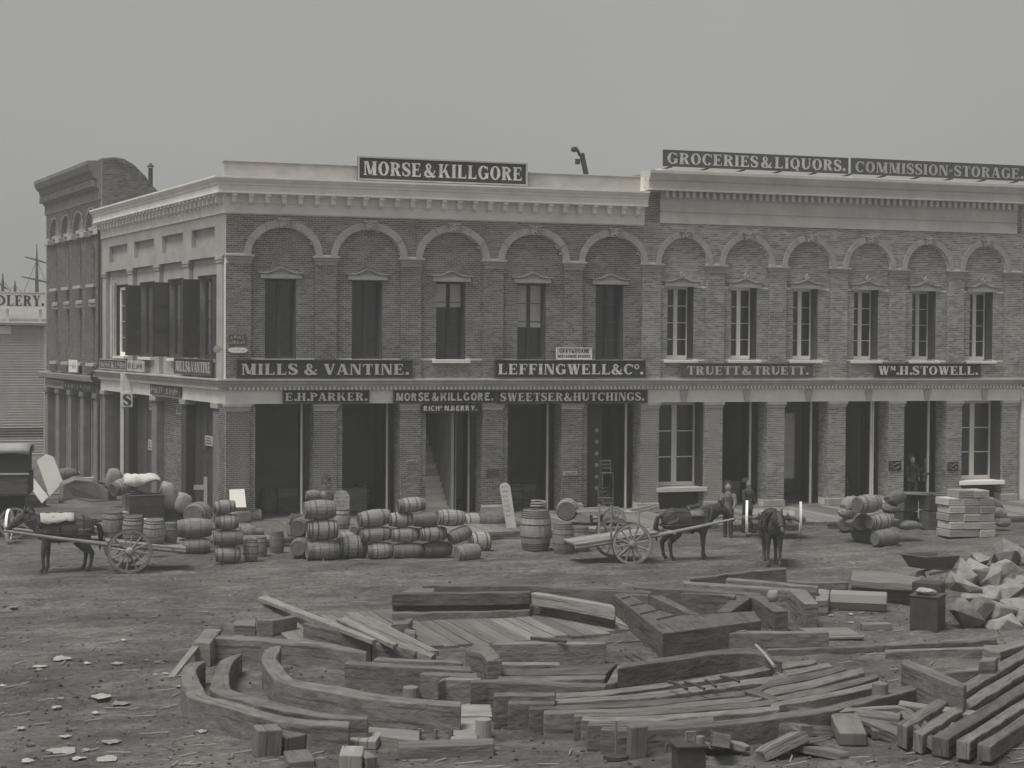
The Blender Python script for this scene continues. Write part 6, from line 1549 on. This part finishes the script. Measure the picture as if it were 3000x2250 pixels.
for k in range(34):                            # splintered offcuts jumbled along the bottom right
    px, py = 1960+jr.random()*900, 2105+jr.random()*120; p = G(px, py); L_ = jr.uniform(.5, 1.5); w_ = jr.uniform(.1, .3); h_ = jr.uniform(.06, .26)
    b = MB(); n = 6; vs = []; fs = []; uv = []
    for q in range(n+1):
        u = q/n; e = 1-.35*(q in (0, n))*jr.random(); x_ = (u-.5)*L_
        for (yy, zz) in ((-1, 0), (1, 0), (1, 1), (-1, 1)): vs.append((x_+jr.uniform(-.03, .03), yy*w_/2*e+jr.uniform(-.012, .012), zz*h_*e))
    for q in range(n):
        for c in range(4): fs.append((q*4+c, q*4+(c+1) % 4, q*4+4+(c+1) % 4, q*4+4+c)); uv.append([(q*L_/n, c*.3), (q*L_/n, c*.3+.3), ((q+1)*L_/n, c*.3+.3), ((q+1)*L_/n, c*.3)])
    fs += [(0, 1, 2, 3), (n*4, n*4+1, n*4+2, n*4+3)]; uv += [[(0, 0), (.1, 0), (.1, .1), (0, .1)]]*2
    b._add(vs, fs, uv); o = b.build('offcut', WOOD if k % 4 else WOODP); o.location = (p.x, p.y, ZG+jr.uniform(-.02, .16)); o.rotation_euler = (R(jr.uniform(-18, 18)), R(jr.uniform(-12, 12)), R(jr.uniform(0, 180)))
    tag(o, 'splintered offcut in the jumble along the bottom right', 'offcut', 'offcuts along the bottom right')
for sh, x0, x1, y0, y1, d, yaw, lb, m_ in (('G', 890, 1108, 1262, 1560, .35, 4, 'pale knotty upright block at the bottom, left of the scraps', WOODP), ('G', 1115, 1420, 1320, 1520, .6, 22, 'tilted block beside the pale knotty block', WOOD), ('G', 1165, 1400, 1560, 1652, .6, -4, 'dark block at the bottom edge under the knotty block', WOOD), ('G', 1600, 1800, 1500, 1650, .5, -18, 'pale cut block at the bottom edge, right of the tilted block', WOODP), ('G', 1830, 1940, 1520, 1640, .4, 10, 'small dark block at the bottom edge', WOOD), ('G', 1660, 1925, 1385, 1480, .5, -24, 'pale wedge lying right of the tilted block', WOODP),
        ('I', 570, 735, 1225, 1560, .16, 2, 'pale upright slab before the right-hand nest', WOODP), ('I', 1240, 1380, 1345, 1400, .3, 5, 'small pale offcut before the right-hand nest', WOODP)):
    a = pt(sh, (x0+x1)/2, y1); base = G(*a); k = ppm(base); w2 = (x1-x0)/2.949/k; h2 = (y1-y0)/2.949/k
    b = MB(); b.box(-w2/2, w2/2, -.0, d, 0, h2*.86); o = b.build('wood_block', m_, bevel=.02); o.location = (base.x, base.y, ZG-.03); o.rotation_euler = (R(3), R(random.uniform(-4, 4)), R(yaw)); tag(o, lb, 'wood block')
timber('pale board end by the inner tip of the left frames', ['H', (880, 1200), (1160, 1195)], ['H', (890, 1100), (1150, 1100)], .10, m_=WOODP, curve=False)
timber('flat pale board on the ground before the tall stump', ['H', (800, 1400), (1040, 1400)], ['H', (800, 1200), (1030, 1205)], .06, m_=WOODP, curve=False)
timber('low plank lying across the bottom centre', ['H', (340, 1470), (760, 1462), (1175, 1450)], ['H', (345, 1412), (760, 1405), (1175, 1398)], .16, m_=WOODP)
timber('half-buried plank at the bottom left of the centre', ['G', (1860, 1345), (2100, 1395), (2300, 1420)], ['G', (1860, 1285), (2100, 1310), (2300, 1330)], .14, m_=WOODP)
for k, (xa, ya, xb, yb_) in enumerate(((485, 1310, 460, 1380), (530, 1310, 522, 1410), (668, 1318, 660, 1398), (805, 1322, 788, 1408))):
    p = conv(['H', (xb, yb_)], 0)[0]; q = F(*pt('H', xa, ya), p.y); b = MB(); b.tube([p-Vector((0, 0, .05)), q], .035, 6); tag(b.build('stake', WOOD), ('leftmost', 'second', 'third', 'rightmost')[k]+' of four short dark stakes in the foreground', 'stake')
for k, (sh, xa, ya, xb, yb_, r_) in enumerate((('I', 1665, 590, 1820, 770, .03), ('I', 905, 905, 1070, 970, .028), ('I', 1050, 910, 1220, 970, .026), ('I', 1230, 895, 1320, 950, .026), ('I', 1360, 860, 1520, 905, .026), ('I', 540, 680, 640, 750, .03), ('I', 610, 675, 720, 745, .03))):
    p, q = conv([sh, (xa, ya), (xb, yb_)], .56 if k in (0, 5, 6) else .55); b = MB(); b.tube([p, (p+q)/2+Vector((0, 0, .02)), q], r_, 6)
    tag(b.build('stick', WOODP if k == 0 else IRON), ('pale rod leaning on the right tip of the big dark curved beam', 'leftmost thin bar lying on the right-hand nest', 'second thin bar lying on the right-hand nest', 'third thin bar lying on the right-hand nest', 'rightmost thin bar lying on the right-hand nest', 'left of two short bars on the tip of the big dark beam', 'right of two short bars on the tip of the big dark beam')[k], 'bar')
p = conv(['I', (455, 1555)], 0)[0]; q = F(*pt('I', 457, 1245), p.y)
t = thing('iron_stand', 'thin upright rod on a small round foot before the right-hand nest', 'stand', p)
b = MB(); b.tube([(0, 0, 0), (0, 0, q.z-p.z)], .018, 6); b.build('rod', GREYST, t); b = MB(); b.lathe([(-.02, .19), (.03, .19), (.05, .05)], 16, None, 'z'); b.build('foot', IRON, t)
p = G(2024, 2335)
t = thing('iron_stove', 'small dark iron box stove with fittings on top at the bottom edge', 'stove', (p.x, p.y+.1, ZG), (0, 0, R(-10)))
b = MB(); b.box(-.19, .19, -.2, .2, 0, .70); b.build('box', IRON, t, bevel=.02)
b = MB(); b.box(-.23, .23, -.24, .24, .701, .74); b.build('top_plate', IRON, t, bevel=.01)
b = MB(); b.tube([(-.03, 0, .74), (-.03, 0, .88), (.09, 0, .88), (.09, 0, .74)], .022, 8); b.lathe([(.74, .06), (.84, .06), (.84, .04)], 12, Matrix.Translation((.14, -.1, 0)), 'z'); b.build('fittings', GREYST, t)
b = MB(); b.box(.195, .22, -.12, .12, .3, .6); b.build('door', GREYST, t)

# ------------------------------------------------------------------ right side: planks, log, iron chest, sacks, barrow
timber('wide pale plank on top of the stack beyond the log', ['E', (715, 1325), (1000, 1345), (1325, 1362)], ['E', (730, 1242), (1030, 1252), (1310, 1300)], .50, .32, m_=WOODP, curve=False)
timber('dark lower plank of the stack beyond the log', ['E', (700, 1378), (1000, 1390), (1330, 1410)], ['E', (715, 1352), (1000, 1360), (1330, 1375)], .32, curve=False)
knee('square beam end right of the wide pale plank', ['E', (1330, 1338), (1480, 1350), (1430, 1300), (1320, 1300)], .44)
timber('low dark beam left of the plank stack', ['E', (160, 1345), (450, 1348), (690, 1345)], ['E', (165, 1332), (450, 1332), (690, 1330)], .24)
knee('pale squared block at the left end of the log', ['E', (412, 1500), (520, 1496), (535, 1410), (410, 1396)], .34, m_=WOODP)
a = conv(['E', (540, 1500)], .2)[0]; c = conv(['E', (1030, 1520)], .2)[0]
b = MB(); L_ = (c-a).length; b.lathe([(0, .22), (.02, .25), (L_-.02, .25), (L_, .22)], 8, Matrix.Translation(a) @ (c-a).to_track_quat('X', 'Z').to_matrix().to_4x4()); tag(b.build('log', WOODP, bevel=.015), 'eight-sided spar log lying right of the ship knees', 'log')
p = conv(['J', (1465, 480)], 0)[0]
t = thing('iron_chest', 'tall dark iron chest with rags on top at the right', 'chest', (p.x, p.y, ZG), (0, 0, R(42)))
b = MB(); b.box(0, .62, 0, .62, 0, .74); b.build('body', IRON, t, bevel=.015)
b = MB(); b.box(-.02, .64, -.02, .64, .741, .775); b.build('lid', CRATED, t, bevel=.01)
b = MB(); b.box(.58, .95, .1, .75, 0, .98); b.build('flue_box', IRON, t, bevel=.02)
b = MB(); b.box(.1, .5, -.012, -.001, .12, .62); b.build('door', IRON, t, bevel=.005)
o = sack('crumpled pale rag on the iron chest', (p.x-.02, p.y+.42, ZG+.83), .5, .4, .16, 40, 8, 5, SHIRT); o.name = 'rag'; o['category'] = 'rag'; del o['group']
c_ = conv(['J', (930, 455)], 0)[0]; b = MB(); b.box(-.33, .33, -.13, .13, 0, .14); o = b.build('wood_block', WOODP, bevel=.01); o.location = c_; o.rotation_euler = (0, 0, R(-12)); tag(o, 'small pale block lying alone left of the iron chest', 'wood block')
# barrow
wb = conv(['E', (1500, 1390)], 0)[0]
t = thing('wheelbarrow', 'dark wheelbarrow tipped beside the rubble heap', 'wheelbarrow', (wb.x, wb.y+.3, ZG), (0, 0, R(20)))
b = MB(); b._add([(-.7, -.3, .52), (.35, -.25, .40), (.35, .25, .40), (-.7, .3, .52), (-.9, -.42, .85), (.55, -.36, .78), (.55, .36, .78), (-.9, .42, .85)], [(0, 1, 2, 3), (0, 1, 5, 4), (1, 2, 6, 5), (2, 3, 7, 6), (3, 0, 4, 7)]); o = b.build('tray', CRATED, t); o.modifiers.new('s', 'SOLIDIFY').thickness = .03
for s_ in (-1, 1): b = MB(); b.tube([(-.5, s_*.2, .36), (.4, s_*.28, .42), (1.2, s_*.34, .62)], .03, 6); b.build('handle', WOODP, t)
spoked_wheel(t, (-.62, 0, .22), .22, 6, .05)
# heap of rubble stone
RUBBLE = mat('rubble_stone', .15, .30, 4, .95, .6, 9, obj=True, detail=9)
hp = conv(['E', (2000, 1750)], 0)[0]
Yh = hp.y
heap = [(1720, 1640, 210, 150, -35), (1860, 1480, 260, 150, 15), (1700, 1350, 230, 110, -10), (1730, 1265, 170, 140, 40), (1840, 1180, 130, 130, 20), (1830, 1290, 210, 130, -50), (2060, 1170, 190, 130, 10), (2080, 1080, 190, 130, -20), (1930, 1330, 210, 170, 35), (2110, 1290, 210, 150, -30), (2060, 1420, 220, 160, 25), (2180, 1180, 200, 170, 50), (2200, 1400, 230, 170, -20), (2150, 1560, 260, 170, 10), (1990, 1600, 250, 150, -15), (2240, 1680, 300, 190, 8), (2010, 1720, 240, 130, 12), (1820, 1590, 200, 130, 50)]
names = ['lowest left', 'broad front', 'left middle', 'upturned left', 'small upper left', 'tilted inner left', 'upper centre', 'topmost', 'centre', 'right of centre', 'middle', 'upper right', 'right middle', 'lower right', 'low centre', 'lowest right corner', 'front bottom', 'low inner left']
for k, (x_, y_, w_, h_, ti) in enumerate(heap):
    px, py = pt('E', x_, y_); up_ = max(0, 1760-y_)/2.949
    Yk = Yh+up_*.0085+.2; P_ = F(px, py, Yk); s_ = ppm(P_)
    bm = bmesh.new(); L2, W2, H2 = w_/2.949/s_*.80, .42, h_/2.949/s_*.76
    for q in range(13):
        d = Vector((random.gauss(0, 1), random.gauss(0, 1), random.gauss(0, 1))).normalized()
        d = Vector([math.copysign(abs(c)**.6, c) for c in d])*random.uniform(.86, 1.04); bm.verts.new((d.x*L2, d.y*W2, d.z*H2))
    hu = bmesh.ops.convex_hull(bm, input=bm.verts[:]); bmesh.ops.delete(bm, geom=[g for g in hu['geom_interior'] if isinstance(g, bmesh.types.BMVert)], context='VERTS')
    me = bpy.data.meshes.new('stone'); bm.to_mesh(me); bm.free()
    o = put('stone', me, RUBBLE); bv = o.modifiers.new('b', 'BEVEL'); bv.width = .018; bv.segments = 2; bv.limit_method = 'ANGLE'; bv.angle_limit = R(12)
    o.location = P_; o.rotation_euler = (R(random.uniform(-20, 20)), R(-ti), R(random.uniform(-30, 30)))
    tag(o, '%s rough stone of the pale rubble heap at the right edge' % names[k], 'stone', 'heaped rubble stones')
c0 = F(*pt('E', 2150, 1500), Yh+1.6)           # earth that carries the sacks
b = MB(); b.lathe([(0, 1.15), (.35, 1.0), (.8, .62), (1.1, .25), (1.2, .05)], 14, None, 'z'); o = b.build('earth_heap', MUD, smooth=True); o.location = (c0.x, Yh+1.45, ZG-.05); o['kind'] = 'structure'; o['label'] = 'low earth mound under the rubble heap'

# ------------------------------------------------------------------ scraps and litter
def scrap(px, py, wpx, lab='torn paper scrap lying on the mud', m_=None):
    p = G(px, py); k = ppm(p); w_ = wpx/k*.62; n = 13; sd_ = random.random()*50; b = MB()
    ring_ = []
    for i in range(n):
        a = 2*math.pi*i/n; r_ = w_*(.45+.9*abs(noise.noise((math.cos(a)*2.5+sd_, math.sin(a)*2.5, 0)))); ring_.append((r_*math.cos(a), r_*1.1*math.sin(a), .004+.03*abs(noise.noise((a*2+sd_, 1, 0)))))
    b._add([(0, 0, .022)]+ring_, [(0, i+1, (i+1) % n+1) for i in range(n)]); o = b.build('paper_scrap', m_ or PAPER, smooth=False, fix=False); o.location = (p.x, p.y, ZG+rut(p.x, p.y)+.01)
    o.modifiers.new('s', 'SOLIDIFY').thickness = .006
    tag(o, lab, 'paper scrap', 'paper scraps strewn on the mud')
for x_, y_, w_ in ((120, 272, 70), (530, 710, 150), (350, 770, 120), (1070, 550, 60), (890, 1030, 170), (1040, 1095, 150), (830, 1172, 80), (560, 1365, 90), (490, 1135, 90), (180, 1320, 80), (970, 1430, 130), (560, 1500, 190), (920, 1590, 200), (690, 1570, 100), (240, 1600, 110), (1545, 950, 50), (1430, 825, 60), (1345, 832, 40), (1750, 1320, 90), (1925, 1325, 70), (520, 1045, 60), (750, 740, 70), (1020, 760, 110), (740, 1500, 70), (340, 800, 60), (15, 940, 60), (450, 1060, 40), (650, 1600, 60)):
    scrap(*pt('K', x_, y_), w_/2.949*1.25)
for ci, (x_, y_, w_) in enumerate(((720, 330, 50), (540, 335, 60), (710, 390, 60), (595, 392, 22))): scrap(*pt('J', x_, y_), w_/2.949, ('upper right', 'upper left', 'lower right', 'smallest')[ci]+' of the pale chips left of the iron chest')
rng = random.Random(5)
b = MB()
def flake(px, py, wpx):
    p = G(px, py); w_ = wpx/ppm(p)*.5; a0 = rng.uniform(0, 6); z = ZG+rut(p.x, p.y)
    b._add([(p.x+w_*rng.uniform(.5, 1)*math.cos(a0+q*1.26), p.y+w_*1.5*rng.uniform(.5, 1)*math.sin(a0+q*1.26), z+rng.uniform(.005, .03)) for q in range(5)], [(0, 1, 2, 3, 4)])
for k in range(60): flake(1440+rng.gauss(40, 38), 1606+abs(rng.gauss(0, 14)), rng.uniform(3, 8))   # spilt chips by the hogshead
for k in range(260): flake(rng.uniform(0, 2950), rng.uniform(1640, 2220) if k % 2 else rng.uniform(1630, 1720), rng.uniform(2, 6))
for k in range(220): flake(rng.uniform(0, 640), rng.uniform(1800, 2250), rng.uniform(3, 14))
o = b.build('paper_litter', SACK, kind='stuff', fix=False); o['label'] = 'small pale chips and paper bits over the mud'
b = MB()
for k in range(500):                           # straw trodden into the mud
    px, py = rng.uniform(-50, 3050), 1600+650*rng.random()**1.3
    p = G(px, py); a = rng.gauss(.25, .5); l_ = rng.uniform(.12, .45); z = ZG+rut(p.x, p.y)+.0
    d = Vector((math.cos(a), math.sin(a), 0))*l_/2; w_ = Vector((-d.y, d.x, 0)).normalized()*.012
    b._add([Vector((p.x, p.y, z))-d-w_, Vector((p.x, p.y, z+.012))+d-w_, Vector((p.x, p.y, z+.02))+d+w_, Vector((p.x, p.y, z+.004))-d+w_], [(0, 1, 2, 3)])
o = b.build('straw_litter', WOODP, kind='stuff', fix=False); o['label'] = 'straw and splinters trodden into the mud'
b = MB()
for k in range(1600):                          # clods
    px, py = rng.uniform(-50, 3050), 1600+660*rng.random(); p = G(px, py); r_ = rng.uniform(.012, .04)
    M_ = Matrix.Translation((p.x, p.y, ZG+rut(p.x, p.y))) @ Matrix.Rotation(rng.uniform(0, 6), 4, 'Z') @ Matrix.Diagonal((r_*1.4, r_, r_*.7, 1))
    b._add([M_ @ Vector(v) for v in ((1, 0, 0), (-1, .1, 0), (0, 1, 0), (.1, -1, 0), (0, 0, 1), (0, 0, -1))], [(0, 2, 4), (2, 1, 4), (1, 3, 4), (3, 0, 4), (2, 0, 5), (1, 2, 5), (3, 1, 5), (0, 3, 5)])
o = b.build('mud_clods', MUD, kind='stuff', fix=False); o['label'] = 'clods of mud scattered over the street'

# ------------------------------------------------------------------ thin sea haze over the whole place
hz = MB(); hz.box(-1600, 1600, -1300, 2600, ZG-1.2, 21)
HZ = bpy.data.materials.new('sea_haze'); HZ.use_nodes = True
_n = HZ.node_tree.nodes; _n.clear()
_v = _n.new('ShaderNodeVolumePrincipled'); _v.inputs['Color'].default_value = (.93, .95, .96, 1); _v.inputs['Density'].default_value = .0018; _v.inputs['Anisotropy'].default_value = .2
_o = _n.new('ShaderNodeOutputMaterial'); HZ.node_tree.links.new(_v.outputs[0], _o.inputs['Volume'])
hzo = hz.build('haze', HZ, kind='stuff'); hzo['label'] = 'thin grey sea haze lying over the street'
